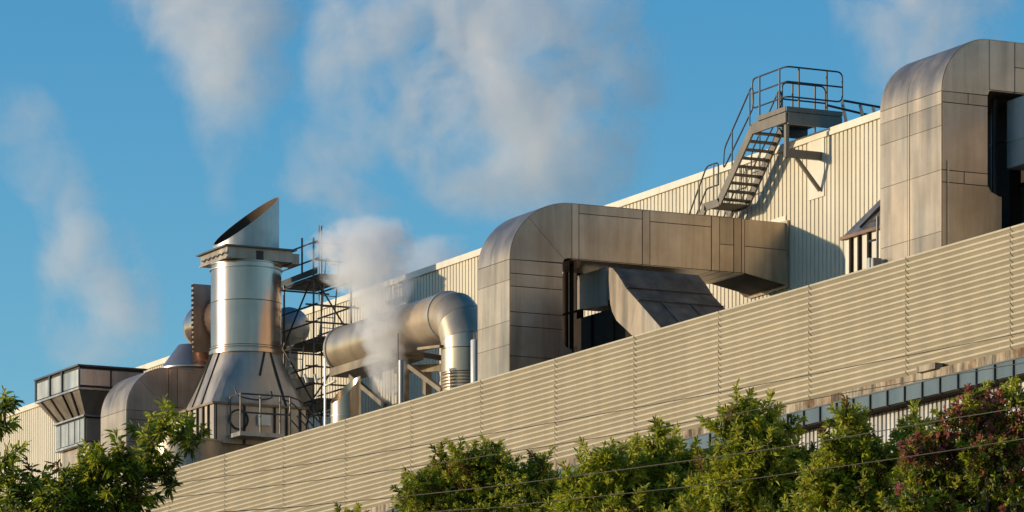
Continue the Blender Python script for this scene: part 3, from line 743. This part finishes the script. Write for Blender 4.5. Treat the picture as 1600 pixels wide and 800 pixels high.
# white cylinder by the middle duct
wt = thing('gas_cylinder', PT(743, 600, 51.9), 'white upright cylinder against the middle duct column', 'cylinder')
p = PT(742.5, 600, 51.9); zt_ = PT(742.5, 531, 51.9).z
MB().lathe((p.x, p.y), [(.115, ZROOF), (.115, zt_-.03), (.10, zt_), (.04, zt_+.02)], 32).build('cylinder_body', M['white'], wt, smooth=40)
MB().tube(rounded([Vector((p.x-.05, p.y, zt_)), Vector((p.x-.05, p.y, zt_+.2)), Vector((p.x+.08, p.y, zt_+.2)), Vector((p.x+.08, p.y, zt_+.02))], .07), .016, 6).build('lifting_hook', M['rail'], wt)

# ---------------------------------------------------------------- scaffold
ta_, tb2 = 56.3, 57.5
sc_a, sc_b = PT(444, 450, ta_).x, PT(490, 450, ta_).x
sf = thing('scaffold', ((sc_a+sc_b)/2, 56.9, ZROOF), 'dark tube scaffold tower with plank decks and ladders beside the chimney', 'scaffold')
zs1 = PT(444, 449, ta_).z; zs2 = PT(444, 545, ta_).z; zs3 = PT(444, 640, ta_).z
TOP = {(0, 0): zs1+.15, (1, 0): PT(490, 371, ta_).z, (0, 1): zs1+1.9, (1, 1): PT(545, 380, tb2).z}
for (i, j), z in TOP.items():
    s_ = (sc_a, sc_b)[i]; y = (ta_, tb2)[j]
    MB().tube([(s_, y, ZROOF), (s_, y, z)], .03, 8).build('standard', M['scaff'], sf)
MB().tube([PT(472, 428, 56.3), PT(472, 372, 56.3)], .03, 8).build('standard', M['scaff'], sf)
MB().tube([PT(508, 665, 55.6), PT(508, 560, 55.6)], .03, 8).build('standard', M['galv'], sf)
def led(s0_, y0, s1_, y1, z, z1=None, name='ledger', m='scaff', r_=.027):
    MB().tube([(s0_, y0, z), (s1_, y1, z if z1 is None else z1)], r_, 8).build(name, M[m], sf)
e = .25
for z in (zs1, zs2, zs3):
    for y in (ta_, tb2): led(sc_a-e, y, sc_b+e, y, z-.06)
    for s_ in (sc_a, sc_b): led(s_, ta_-e, s_, tb2+e, z-.1)
    nb = 5
    for q in range(nb):
        y = ta_+.02+q*(tb2-ta_-.04)/nb
        MB().box((sc_a-.35, y+.008, z), (sc_b+.35, y+(tb2-ta_-.04)/nb-.008, z+.05)).build('deck_plank', M['deck'], sf)
for z in (zs2, zs3):
    for h in (.5, 1.0):
        for y in (ta_, tb2): led(sc_a-e, y, sc_b+e, y, z+h, name='guard_rail')
        led(sc_b, ta_-e, sc_b, tb2+e, z+h, name='guard_rail')
for h in (.5, 1.0):
    a = PT(472, 375+28*(1-h)*2, ta_)
    led(sc_a-.2, ta_, sc_b+.3, ta_, zs1+h, name='guard_rail')
    led(sc_b, ta_, sc_b, tb2+.2, zs1+h, name='guard_rail')
# toe sheet
MB().prism([(sc_a-.3, ta_-.03, zs1+.05), (sc_b+.3, ta_-.03, zs1+.05), (sc_b+.3, ta_-.03, zs1+.24), (sc_a-.3, ta_-.03, zs1+.2)], (0, .02, 0)).build('toe_board', M['deck'], sf)
# braces and ladders
led(sc_a, ta_-.04, sc_b, ta_-.04, zs2, zs1, name='brace'); led(sc_b, ta_-.04, sc_a, ta_-.04, zs3, zs2, name='brace')
led(sc_b+.04, ta_, sc_b+.04, tb2, zs1, zs2+.1, name='brace'); led(sc_b+.04, tb2, sc_b+.04, ta_, zs2, zs3+.1, name='brace')
led(sc_b+.04, ta_, sc_b+.04, tb2, zs3, ZROOF, name='brace'); led(sc_a, ta_-.04, sc_b, ta_-.04, ZROOF, zs3, name='brace')
def ladder(p0, p1, w_=.42):
    p0, p1 = Vector(p0), Vector(p1); l = MB(); n = int((p1-p0).length/.28)
    root = None
    for d_ in (-1, 1):
        r0 = MB().tube([p0+Vector((0, d_*w_/2, 0)), p1+Vector((0, d_*w_/2, 0))], .022, 8).build('ladder_rail', M['galv'], sf)
        root = root or r0
    for i in range(n):
        c = p0.lerp(p1, (i+.5)/n); MB().tube([c-Vector((0, w_/2, 0)), c+Vector((0, w_/2, 0))], .014, 6).build('rung', M['galv'], root)
ladder((sc_b-.7, ta_+.7, zs2), (sc_b-.2, ta_+.7, zs1+.6)); ladder((sc_a+.9, ta_-.1, zs3), (sc_a+1.2, ta_-.1, zs2+.3))
MB().tube([PT(498.5, 470, 57.3), PT(498.5, 352, 57.3)], .017, 6).build('mast', M['scaff'], sf)
for (x0, y0, x1, y1) in ((476, 585, 480, 598), (492, 585, 495, 598), (508, 603, 524, 595), (444, 578, 455, 572)):
    MB().bar(PT(x0, y0, 55.6), PT(x1, y1, 55.6), .07, .05).build('coupler_sleeve', M['flash'], sf)

# ---------------------------------------------------------------- staircase on the hall wall
to = TB-1.06; ti_ = to+.80
sr = thing('steel_staircase', PT(1228, 250, to), 'grey steel staircase with handrails climbing to the railed roof platform', 'staircase')
A0 = PT(1176, 191, to); A1 = PT(1229, 172, to)
zpl = A1.z; ssl, ssr = A0.x, A1.x
tpe = PS(1315, 180, ssr).y
# platform
MB().box((ssl, to, zpl-.05), (ssr, tpe, zpl)).build('platform_deck', M['stair'], sr)
MB().box((ssl, to-.03, zpl-.30), (ssr, to+.03, zpl-.052)).build('platform_beam', M['stair'], sr)
MB().box((ssr-.03, to+.032, zpl-.34), (ssr+.03, tpe, zpl-.052)).build('platform_beam', M['stair'], sr)
MB().box((ssl-.03, to+.85, zpl-.30), (ssl+.03, tpe, zpl-.052)).build('platform_beam', M['stair'], sr)
MB().box((ssr+.031, to-.02, zpl-.03), (ssr+.045, tpe, zpl+.09)).build('toe_plate', M['stair'], sr)
MB().box((ssl+.3, to-.045, zpl-.03), (ssr+.02, to-.031, zpl+.09)).build('toe_plate', M['stair'], sr)
# bracket
zbk = PT(1228, 232, to).z
for s_ in (ssr-.08,):
    MB().box((s_-.05, to-.0, zbk-.08), (s_+.05, to+.09, zpl-.345)).build('bracket_post', M['stair'], sr)
    MB().box((s_-.055, to-.005, zbk-.2), (s_+.055, TB-.04, zbk-.001)).build('bracket_arm', M['stair'], sr)
    MB().bar((s_, to+.33, zbk-.2), (s_, TB-.06, zbk-.95), .08, .08).build('bracket_strut', M['stair'], sr)
# flight
B = PT(1102, 331, to); B2 = PT(1138, 318, to); zl_ = B2.z
sB2 = PT(1124, 316, to).x; zlow = PT(1124, 316, to).z
sB3 = PT(1097, 336, to).x; zlow3 = PT(1097, 336, to).z
topS, topZ = ssl+.02, zpl-.14
def stringer(y):
    MB().bar((topS, y, topZ), (sB2, y, zlow), .05, .24).build('stringer', M['stair'], sr)
    MB().bar((sB2+.03, y+.001, zlow+.0), (sB2-.75, y+.001, zlow-.0), .052, .2).build('stringer', M['stair'], sr)
    MB().bar((sB2-.72, y, zlow+.02), (sB2-1.6, y, zlow-.85), .05, .22).build('stringer', M['stair'], sr)
stringer(to); stringer(ti_)
nt = 9
for i in range(nt):
    f_ = (i+.6)/nt; s_ = topS+(sB2-topS)*f_; z = topZ+(zlow-topZ)*f_+.02
    MB().box((s_-.11, to+.03, z-.035), (s_+.11, ti_-.03, z)).build('tread', M['stair'], sr)
MB().box((sB2-.72, to+.03, zlow-.05), (sB2+.05, ti_-.03, zlow-.01)).build('landing', M['stair'], sr)
for i in range(3):
    s_ = sB2-.85-i*.25; z = zlow-.2-i*.25; MB().box((s_-.11, to+.03, z-.035), (s_+.11, ti_-.03, z)).build('tread', M['stair'], sr)
# handrails
def rail(pts, rad=.12, r_=.021, name='handrail', closed=False):
    MB().tube(rounded(pts, rad, 6, closed), r_, 8, not closed).build(name, M['rail'], sr)
rise = Vector((0, 0, 1))
def L(f_, y, h): return Vector((topS+(sB2-topS)*f_, y, topZ+(zlow-topZ)*f_+h))
for y in (to, ti_):
    rail([L(.03, y, .50), L(-.02, y, .72), L(.03, y, 1.12), L(.86, y, 1.08), L(.88, y, .60), L(.70, y, .58), L(.03, y, .50)], .16)
    for f_ in (.1, .62): rail([L(f_, y, .1), L(f_, y, 1.10)], name='rail_post')
    q0 = Vector((sB2-.05, y, zlow)); 
    rail([q0+Vector((0, 0, .45)), q0+Vector((0, 0, 1.02)), q0+Vector((-.62, 0, 1.02)), q0+Vector((-1.75, 0, -.3))], .14)
    rail([q0+Vector((0, 0, .45)), q0+Vector((-.62, 0, .45)), q0+Vector((-1.6, 0, -.6))], .1)
    rail([q0+Vector((-.25, 0, .05)), q0+Vector((-.25, 0, 1.02))], name='rail_post')
    rail([q0+Vector((-1.0, 0, -.3)), q0+Vector((-1.0, 0, .58))], name='rail_post')
# platform guard: outer loop along front and near side
H1, H0 = 1.08, .34
rail([(ssl-.02, to, zpl+H0), (ssl-.02, to, zpl+H1), (ssr, to, zpl+H1), (ssr, tpe+.02, zpl+H1), (ssr, tpe+.02, zpl+H0), (ssr, to, zpl+H0)], .16, closed=True)
rail([(ssl-.02, to, zpl+.71), (ssr, to, zpl+.71), (ssr, tpe+.02, zpl+.71)], .08)
for s_, y in ((ssl+.35, to), (ssr-.35, to), (ssr, to+.35), (ssr, to+1.15), ):
    rail([(s_, y, zpl-.2), (s_, y, zpl+H1)], name='rail_post', r_=.024)
# far side loop
fa, fb_ = to+.85, to+2.1
rail([(ssl, fa, zpl+H0-.1), (ssl, fa, zpl+H1), (ssl, fb_, zpl+H1), (ssl, fb_, zpl+H0-.1)], .16, closed=True)
rail([(ssl, fa, zpl+.66), (ssl, fb_, zpl+.66)])
for y in (fa+.3, fb_-.3): rail([(ssl, y, zpl-.1), (ssl, y, zpl+H1)], name='rail_post', r_=.024)
# roof walkway rail
rw = thing('roof_handrail', PT(1340, 190, TB+.6), 'low handrail running along the hall roof behind the platform', 'handrail')
p0, p1 = PT(1317, 157, tpe), PT(1400, 172, tpe+1.6)
MB().tube([p0, p1], .03, 8).build('top_rail', M['rail'], rw)
p2, p3 = PT(1290, 164, tpe), PT(1400, 190, tpe+1.6)
MB().tube([p2, p3], .03, 8).build('mid_rail', M['rail'], rw)
for x in (1318, 1346, 1366):
    MB().bar(PT(x-2, 159+(x-1317)*.18, tpe+.4), PT(x+4, 190, tpe+.6), .07, .05).build('rail_post', M['galv'], rw)

# ---------------------------------------------------------------- overhead wires
WIRES = [([(0,790),(207,764.5),(500,722),(800,671.6),(1100,617.5),(1350,569),(1599,519.5)], 'topmost overhead wire crossing the louvred screen', 66),
         ([(85,797.5),(240,781),(500,749.6),(800,706),(1100,655),(1344,610),(1599,567)], 'second overhead wire from the top crossing the stained ledge', 66),
         ([(362,799),(500,788),(626,776),(800,756.5),(1069,720.6),(1261,693),(1475,656),(1599,636)], 'third overhead wire from the top crossing in front of the treetops', 60),
         ([(692,798.5),(800,789.5),(1100,757.5),(1261,736),(1430,712),(1599,685.6)], 'lowest overhead wire crossing in front of the treetops', 60)]
for pts, lab, k0 in WIRES:
    kk = lambda x: k0 + (800-x)/800*4
    (xa, ya), (xb, yb) = pts[0], pts[1]; (xc, yc_), (xd, yd) = pts[-2], pts[-1]
    sl0 = (yb-ya)/(xb-xa); sl1 = (yd-yc_)/(xd-xc)
    ex0 = [(-1500, ya+sl0*.55*(-1500-xa)), (-500, ya+sl0*.8*(-500-xa))]; ex1 = [(2100, yd+sl1*1.05*500), (2900, yd+sl1*1.1*1300)]
    P3 = [PK(x, y, kk(x)) for x, y in ex0+pts+ex1]
    out = []
    for i in range(len(P3)-1):
        a, b, c, d = P3[max(i-1, 0)], P3[i], P3[i+1], P3[min(i+2, len(P3)-1)]
        for q in range(4):
            t = q/4
            out.append(.5*((2*b)+(c-a)*t+(2*a-5*b+4*c-d)*t*t+(3*b-a-3*c+d)*t**3) if 0 < i < len(P3)-2 else b.lerp(c, t))
    out.append(P3[-1])
    tag(MB().tube(out, .006, 6).build('overhead_wire', M['wire']), lab, 'wire', 'overhead wires')

# ---------------------------------------------------------------- trees
def leafmesh(name, rosettes, leaf, droop, pal, nl=(6, 9), narrow=.30, seed=1):
    rnd = random.Random(seed); vs = []; fs = []; cols = []
    for (c, g, pi) in rosettes:
        g = g.normalized(); e1 = g.orthogonal().normalized(); e2 = g.cross(e1)
        a0 = rnd.uniform(0, 6.28); n = rnd.randint(*nl); base = rnd.choice(pal[pi])
        for i in range(n):
            a = a0+i*2.4+rnd.uniform(-.3, .3); tilt = rnd.uniform(.25, 1.25)
            d = g*math.cos(tilt)+(e1*math.cos(a)+e2*math.sin(a))*math.sin(tilt)
            d += Vector((0, 0, -droop))*rnd.uniform(.5, 1.3); d.normalize()
            Ln = leaf*rnd.uniform(.65, 1.2); wd = Ln*narrow*rnd.uniform(.8, 1.2)
            side = d.orthogonal().normalized(); nn = side.cross(d); ra = rnd.uniform(0, 6.28); side = side*math.cos(ra)+nn*math.sin(ra); nn = side.cross(d)
            o = c+d*Ln*.08+g*rnd.uniform(-.35, .25)*leaf
            m1 = o+d*Ln*.38; m2 = o+d*Ln*.72-Vector((0, 0, 1))*Ln*.06; tip = o+d*Ln-Vector((0, 0, 1))*Ln*.16
            k = len(vs); f = nn*wd*.25
            vs += [o, m1+side*wd*.5+f, m1-side*wd*.5+f, m2+side*wd*.36+f*.7, m2-side*wd*.36+f*.7, tip, m1, m2]
            fs += [(k, k+6, k+1), (k, k+2, k+6), (k+6, k+7, k+3, k+1), (k+6, k+2, k+4, k+7), (k+7, k+5, k+3), (k+7, k+4, k+5)]
            v = rnd.uniform(.7, 1.3); col = (base[0]*v*rnd.uniform(.88, 1.12), base[1]*v, base[2]*v, 1)
            cols += [col]*8
    me = bpy.data.meshes.new(name); me.from_pydata([tuple(v) for v in vs], [], fs)
    at = me.color_attributes.new('leafcol', 'FLOAT_COLOR', 'POINT')
    flat = [x for c in cols for x in c]; at.data.foreach_set('color', flat)
    me.materials.append(M['leaf']); me.update(); return me
def tree(name, label, cat, k, clumps, leaf, droop, pal, weights, seed, dens=1.0, group=None, trunkpx=None, narrow=.30, zpal=None, shrink=1.0, dyp=6, bt=1.0):
    rnd = random.Random(seed); ros = []; cps = []; sprigs = []
    for cl in clumps:
        x, y, r_ = cl[:3]; r_ *= shrink; y += dyp; pset = cl[3] if len(cl) > 3 else None
        kk = k+rnd.uniform(-.5, .5); c = PK(x, y, kk); rw_ = r_/F*kk; cps.append((c, rw_))
        n = int(270*dens*(rw_/.47)**2*(.11/leaf)**1.2 * (cl[4] if len(cl) > 4 else 1))+6
        for i in range(n):
            while True:
                d = Vector((rnd.gauss(0, 1), rnd.gauss(0, 1), rnd.gauss(0, 1)))
                if d.length > .01: break
            d.normalize(); rr = rw_*(rnd.random()**.5)*rnd.uniform(.85, 1.22)
            p = c+Vector((d.x*rr, d.y*rr, d.z*rr*.95))
            wt_ = pset or weights
            pi = rnd.choices(range(len(pal)), wt_)[0]
            ros.append((p, d+Vector((0, 0, .75))+Vector((rnd.uniform(-.4, .4), rnd.uniform(-.4, .4), 0)), pi))
        for i in range(max(3, int(9*rw_/.47))):
            d = Vector((rnd.gauss(0, .8), rnd.gauss(0, .8), rnd.uniform(.1, 1.6))).normalized(); L_ = leaf*rnd.uniform(.8, 2.2)
            a = c+d*rw_*.9; d2_ = (d+Vector((0, 0, .6-droop))).normalized()
            sprigs.append((c+d*rw_*.3, a, a+d2_*L_)); pi = rnd.choices(range(len(pal)), [w_*f_ for w_, f_ in zip(pset or weights, (.6, 1.2, 3, 2, 1, 1))])[0]  # outer sprigs lean to lighter young-leaf colours, standing in for sunlit tips
            m_ = int(L_/leaf/.45)+1
            for q in range(m_+1): ros.append((a+d2_*L_*q/m_, d2_, pi))
    tx = trunkpx or sum(c[0] for c in clumps)/len(clumps)
    foot = PK(tx, 900, k); foot = Vector((foot.x, foot.y, 0))
    t = thing(name, foot, label, cat, group)
    cr = bpy.data.objects.new('crown', leafmesh('crown', [(p-foot, g, i) for p, g, i in ros], leaf, droop, pal, seed=seed, narrow=narrow)); C.objects.link(cr); cr.parent = t; cr['kind'] = 'stuff'
    zt_ = min(c.z for c, _ in cps)
    fork = Vector((foot.x, foot.y, zt_*.72))
    tb = MB().tube([foot-Vector((0, 0, .1)), foot.lerp(fork, .5)+Vector((.1, .05, 0)), fork], [.22, .17, .12], 10).build('trunk', M['bark'], t, smooth=60)
    for c, rw_ in cps:
        big = [q for q in cps if q[1] > rw_*1.35]
        if big and rw_ < .36:
            st = min(big, key=lambda q: (q[0]-c).length)[0]; th = .4
        else: st = fork-Vector((0, 0, .1)); th = 1.0
        mid = st.lerp(c, .55)+Vector((rnd.uniform(-.1, .1), rnd.uniform(-.1, .1), -.06*(c-st).length))
        MB().tube([st, mid, c, c+Vector((0, 0, rw_*.6))], [.045*bt*th, .028*bt*th, .016*bt*th, .004], 6).build('branch', M['bark'], t, smooth=60)
        for q in range(5):
            d = Vector((rnd.uniform(-1, 1), rnd.uniform(-1, 1), rnd.uniform(-.1, 1))).normalized()
            MB().tube([mid.lerp(c, rnd.uniform(.4, 1)), c+d*rw_*.5, c+d*rw_*1.05], [.014, .008, .003], 5).build('twig', M['bark'], tb)
    tw = MB()
    for a, b, c in sprigs: tw.tube([a, b, c], [.010, .007, .003], 4)
    tw.build('twig_mass', M['bark'], t)['kind'] = 'stuff'
    return t
YG = [(.38, .40, .03), (.46, .46, .035), (.29, .34, .025)]
DG = [(.085, .115, .013), (.11, .15, .016), (.15, .19, .022)]
LG = [(.46, .48, .06), (.50, .48, .07)]
OR = [(.22, .13, .03), (.18, .11, .03)]
RD = [(.44, .15, .10), (.50, .20, .15), (.36, .11, .07)]
PY = [(.30, .31, .11), (.26, .29, .09)]
PAL = [DG, YG, LG, OR, RD, PY]
low = lambda x: [(x-60, 860, 100, None, .45), (x+60, 880, 110, None, .45), (x, 1000, 170, None, .22), (x, 1150, 170, None, .18)]
tree('dark_leaved_tree', 'dark tree with long drooping leaves and a stray sprig before the left duct', 'tree', 62,
     [(2,618,8),(0,645,8),(4,705,16),(10,742,34),(60,740,16),(165,702,20),(190,706,24),(150,722,32),(118,732,26),(200,732,34),(230,706,18),(250,720,15),(268,736,11),(215,760,22),(180,772,38),(130,772,42),(80,762,38),(40,772,38),(100,800,48),(185,808,32),(30,805,42),(228,660,10),(255,651,13),(280,659,13),(298,671,8),(240,676,7)]+low(110),
     .14, .45, PAL, [9, 5, .6, .3, 0, 0], 3, .85, 'trees below the louvred screen', 130, .25, shrink=.82, dyp=22, bt=.4)
tree('leafy_tree', 'yellow green tree with orange young leaves, leftmost of the middle treetops', 'tree', 81.6,
     [(770,699,13),(757,716,24),(715,706,15),(735,728,30),(688,712,14),(700,735,26),(655,752,24),(640,772,22),(690,770,44),(740,765,55,[4,5,1,2,0,0]),(745,745,26,[2,2,0,4,0,0]),(800,752,40,[2,7,4,0,0,0]),(848,722,16),(835,742,24),(860,745,14),(800,790,60,[2,6,5,0,0,0]),(665,800,44),(725,810,60),(850,780,40),(890,765,28),(880,800,44),(780,730,24),(660,775,36)]+low(750),
     .088, .05, PAL, [2.5, 6, 2, .9, 0, 0], 5, .85, 'trees below the louvred screen')
tree('leafy_tree', 'bright green tree with a pointed leader before the fascia panels', 'tree', 76.2,
     [(1028,676,11),(1030,695,20),(1045,712,26),(1012,718,24),(985,735,20),(940,720,22),(960,738,26),(1070,725,20),(1035,745,44),(1090,750,34),(975,775,50),(920,765,40),(1050,790,64),(900,795,44),(985,800,60),(1110,790,50),(1100,730,26),(900,760,26),(1000,750,40)]+low(1010),
     .135, .05, PAL, [1.5, 7, 3.5, .3, 0, 0], 7, .95, 'trees below the louvred screen', None, .27)
tree('leafy_tree', 'tallest green tree reaching over the fascia, left of the white ribbed wall', 'tree', 72.8,
     [(1150,642,20),(1128,662,16),(1165,660,24),(1198,652,14),(1192,672,28),(1215,690,28),(1160,690,34),(1240,712,26),(1262,722,18),(1190,725,52),(1150,750,50),(1235,755,50),(1275,745,20),(1190,800,70),(1130,800,50),(1260,800,50),(1105,760,30),(1290,780,40),(1270,770,34)]+low(1190),
     .13, .1, PAL, [2.5, 6, 3, .3, 0, 0], 9, .95, 'trees below the louvred screen', None, .27)
tree('leafy_tree', 'olive green tree between the tallest green tree and the red tree', 'tree', 70.1,
     [(1322,648,12),(1315,668,24),(1345,672,20),(1330,695,34),(1300,700,18),(1365,710,20),(1430,662,16),(1412,680,18),(1440,690,16),(1420,705,24),(1330,740,52),(1385,750,44),(1290,770,44),(1350,800,64),(1410,795,50),(1275,745,24),(1385,725,26),(1300,735,34)]+low(1350),
     .108, .05, PAL, [2, 7, 3.5, .8, 0, 0], 13, .95, 'trees below the louvred screen', None, .30)
RW = [2.5, 1.6, .5, .8, 6, 0]; GW = [5, 4, 1.5, .2, .8, 2.6]
tree('red_leaved_tree', 'tree with red and pink young leaves over dark green at right', 'tree', 67.4,
     [(1522,618,14,RW),(1510,636,22,RW),(1540,645,24,RW),(1490,652,20,RW),(1525,668,34,RW),(1560,672,22,RW),(1590,655,24,RW),(1600,690,34,RW),(1585,620,16,[3,6,3,0,0,0]),(1570,612,10,[3,6,3,0,0,0]),(1450,700,26,RW),(1425,705,18,RW),(1480,705,30,RW),(1470,680,20,RW),(1560,640,20,RW),(1545,700,34,RW),(1600,720,30,RW),(1545,725,40),(1500,740,50),(1590,745,44),(1440,745,40),(1470,790,56),(1545,795,64),(1610,800,50),(1420,790,34)]+low(1520),
     .088, .05, PAL, GW, 17, .9, 'trees below the louvred screen', None, .38)
tree('sapling_tip', 'tiny green treetop poking up at the bottom edge left of the trees', 'tree', 86,
     [(552,800,9),(536,803,8),(565,806,8),(550,830,30),(550,900,60,None,.5),(550,1000,80,None,.3)], .085, .05, PAL, [5, 5, 1, 0, 0, 0], 19, .8, 'trees below the louvred screen')

# ---------------------------------------------------------------- steam
def steam(name, label, px, k, rows, dens, nscale=.5, sharp=1.0, edge=.55, seed=0.0, ky=.8, core=.6):
    """rows: (py, centre px, half width px, density) from the bottom up"""
    rows = sorted(rows, key=lambda r_: -r_[0])
    y0, y1 = rows[0][0], rows[-1][0]; m = k/F
    H = (y0-y1)*m; base = PK(px, y0, k)
    o = bpy.data.objects.new(name, None)
    def at(py):
        for i in range(len(rows)-1):
            a, b = rows[i], rows[i+1]
            if b[0] <= py <= a[0]:
                t = (a[0]-py)/(a[0]-b[0]); t = t*t*(3-2*t)
                return [a[j]+(b[j]-a[j])*t for j in range(1, 4)]
        return rows[-1][1:4]
    N, n = 28, 28; vs = []; fs = []
    cen = []; rad = []; den = []
    for i in range(N+1):
        z = i/N; c, hw, dn = at(y0+(y1-y0)*z); cx_, rr = (c-px)*m, hw*m
        cen.append(cx_); rad.append(rr); den.append(dn)
        rr *= 1.12
        for q in range(n):
            a = 2*math.pi*q/n; vs.append((cx_+rr*math.cos(a), rr*ky*math.sin(a), z*H))
    for i in range(N):
        for q in range(n): fs.append((i*n+q, i*n+(q+1) % n, (i+1)*n+(q+1) % n, (i+1)*n+q))
    fs += [tuple(reversed(range(n))), tuple(N*n+q for q in range(n))]
    mat = bpy.data.materials.new(name); mat.use_nodes = True
    nt = mat.node_tree; nn = nt.nodes; ll = nt.links
    nn.remove(nn['Principled BSDF'])
    out = nn['Material Output']; pv = nn.new('ShaderNodeVolumePrincipled')
    pv.inputs['Color'].default_value = (.99, .99, .995, 1); pv.inputs['Anisotropy'].default_value = 0.15
    ll.new(pv.outputs[0], out.inputs['Volume'])
    tc = nn.new('ShaderNodeTexCoord'); sp_ = nn.new('ShaderNodeSeparateXYZ'); ll.new(tc.outputs['Object'], sp_.inputs[0])
    def mth(op, a, b=None, c=None, clamp=False):
        q = nn.new('ShaderNodeMath'); q.operation = op; q.use_clamp = clamp
        for i, v in enumerate((a, b, c)):
            if v is None: continue
            if isinstance(v, (int, float)): q.inputs[i].default_value = v
            else: ll.new(v, q.inputs[i])
        return q.outputs[0]
    zn = mth('DIVIDE', sp_.outputs[2], H, clamp=True)
    def curve(vals, lo, hi):
        fc = nn.new('ShaderNodeFloatCurve'); cu = fc.mapping.curves[0]
        K = 12; pts = [(i/K, (vals[int(round(i/K*N))]-lo)/((hi-lo) or 1)) for i in range(K+1)]
        cu.points[0].location = pts[0]; cu.points[1].location = pts[-1]
        for q in pts[1:-1]: cu.points.new(*q)
        fc.mapping.update(); ll.new(zn, fc.inputs['Value'])
        return mth('MULTIPLY_ADD', fc.outputs[0], hi-lo, lo)
    c_ = curve(cen, min(cen), max(cen)+1e-3); r_ = curve(rad, 0, max(rad)); d_ = curve(den, 0, 1)
    dx = mth('SUBTRACT', sp_.outputs[0], c_); dy = mth('DIVIDE', sp_.outputs[1], ky)
    rr = mth('DIVIDE', mth('SQRT', mth('ADD', mth('MULTIPLY', dx, dx), mth('MULTIPLY', dy, dy))), r_)
    mp = nn.new('ShaderNodeMapping'); mp.inputs['Location'].default_value = (seed, seed*1.7, seed*.6); ll.new(tc.outputs['Object'], mp.inputs[0])
    n1 = nn.new('ShaderNodeTexNoise'); n1.inputs['Scale'].default_value = nscale; n1.inputs['Detail'].default_value = 7; n1.inputs['Roughness'].default_value = .64
    n1.inputs['Distortion'].default_value = .35
    ll.new(mp.outputs[0], n1.inputs['Vector'])
    ns = mth('MULTIPLY_ADD', n1.outputs[0], 4.2*edge, -2.1*edge)
    body = mth('ADD', mth('MULTIPLY', mth('SUBTRACT', 1.0, rr), core), ns)
    fall = mth('MULTIPLY', mth('SUBTRACT', 1.10, rr), 5.0, clamp=True)
    soft = mth('MULTIPLY', mth('MAXIMUM', body, 0.0), sharp, clamp=True)
    zf = mth('MULTIPLY', mth('MULTIPLY', zn, 14.0, clamp=True), mth('MULTIPLY', mth('SUBTRACT', 1.0, zn), 14.0, clamp=True))
    den_ = mth('MULTIPLY', mth('MULTIPLY', mth('MULTIPLY', soft, fall), mth('MULTIPLY', d_, zf)), dens)
    ll.new(den_, pv.inputs['Density'])
    me = bpy.data.meshes.new(name); me.from_pydata(vs, [], fs); me.materials.append(mat); me.update()
    o = bpy.data.objects.new(name, me); C.objects.link(o)
    o.location = base; o.rotation_euler = (0, 0, math.atan2(CC, SS))
    tag(o, label, 'steam', 'steam plumes')
    mat.cycles.volume_step_rate = 0.6
    return o
steam('steam_plume', 'dense white steam billowing up in front of the fat pipe', 600, PT(605, 600, 53.4).length*.985,
      [(630,612,26,.55),(600,608,32,.9),(560,600,38,1),(500,594,48,1),(460,588,58,1),(425,575,80,1),(390,565,88,.9),(360,575,76,.7),(335,585,44,.45)], 2.9, 2.3, 1.3, .75, 3.1, core=.95)
steam('steam_plume', 'faint grey steam wisp drifting from the dense steam across the hall eave', 660, 141,
      [(470,655,30,.5),(430,665,62,.8),(400,672,66,.6),(365,690,44,.4)], 1.7, .9, 1.2, .75, 7.7, core=.8)
steam('steam_plume', 'pale steam cloud at far left above the hopper', 155, 176,
      [(590,150,75,.6),(530,155,105,.8),(470,165,105,1),(410,150,95,1),(350,140,80,.9),(300,95,75,.55),(240,50,80,.45),(170,20,80,.4),(120,0,60,.3)], .85, .45, .72, .85, 12.4)
steam('steam_plume', 'large white steam column widening upward above the chimney mouth', 345, 178,
      [(345,345,26,.4),(290,348,36,.5),(230,355,60,.6),(170,358,85,.8),(110,350,115,1),(50,340,145,1),(0,335,160,1),(-60,340,175,1),(-110,340,175,.8)], .74, .45, .8, .8, 23.5, core=.9)
steam('steam_plume', 'small pale steam puff beside the chimney tip', 500, 165,
      [(385,560,60,.3),(335,560,90,.6),(290,510,90,.9),(250,495,65,.8),(215,485,52,.5),(185,480,40,.3)], .65, .6, .75, .85, 31.2)
steam('steam_plume', 'left lobe of the broad steam cloud over the middle of the sky', 590, 188,
      [(290,570,60,.3),(230,565,100,.6),(170,575,120,.7),(110,590,130,.8),(50,630,150,.9),(0,650,160,.9),(-60,650,160,.8)], .8, .42, .72, .95, 41.9)
steam('steam_plume', 'broad pale steam cloud spreading over the middle duct', 810, 176,
      [(370,830,110,.3),(310,825,170,.6),(260,815,195,.8),(200,825,205,1),(140,835,205,1),(80,835,200,1),(20,825,195,.9),(-40,815,180,.8),(-90,800,170,.7)], .9, .40, .72, .95, 52.3)
steam('steam_plume', 'thin steam cloud high above the tallest duct', 1450, 150,
      [(170,1420,90,.3),(120,1430,115,.5),(70,1445,135,.7),(20,1455,150,.8),(-40,1460,160,.8),(-90,1460,150,.6)], 1.1, .5, .72, .95, 66.6)
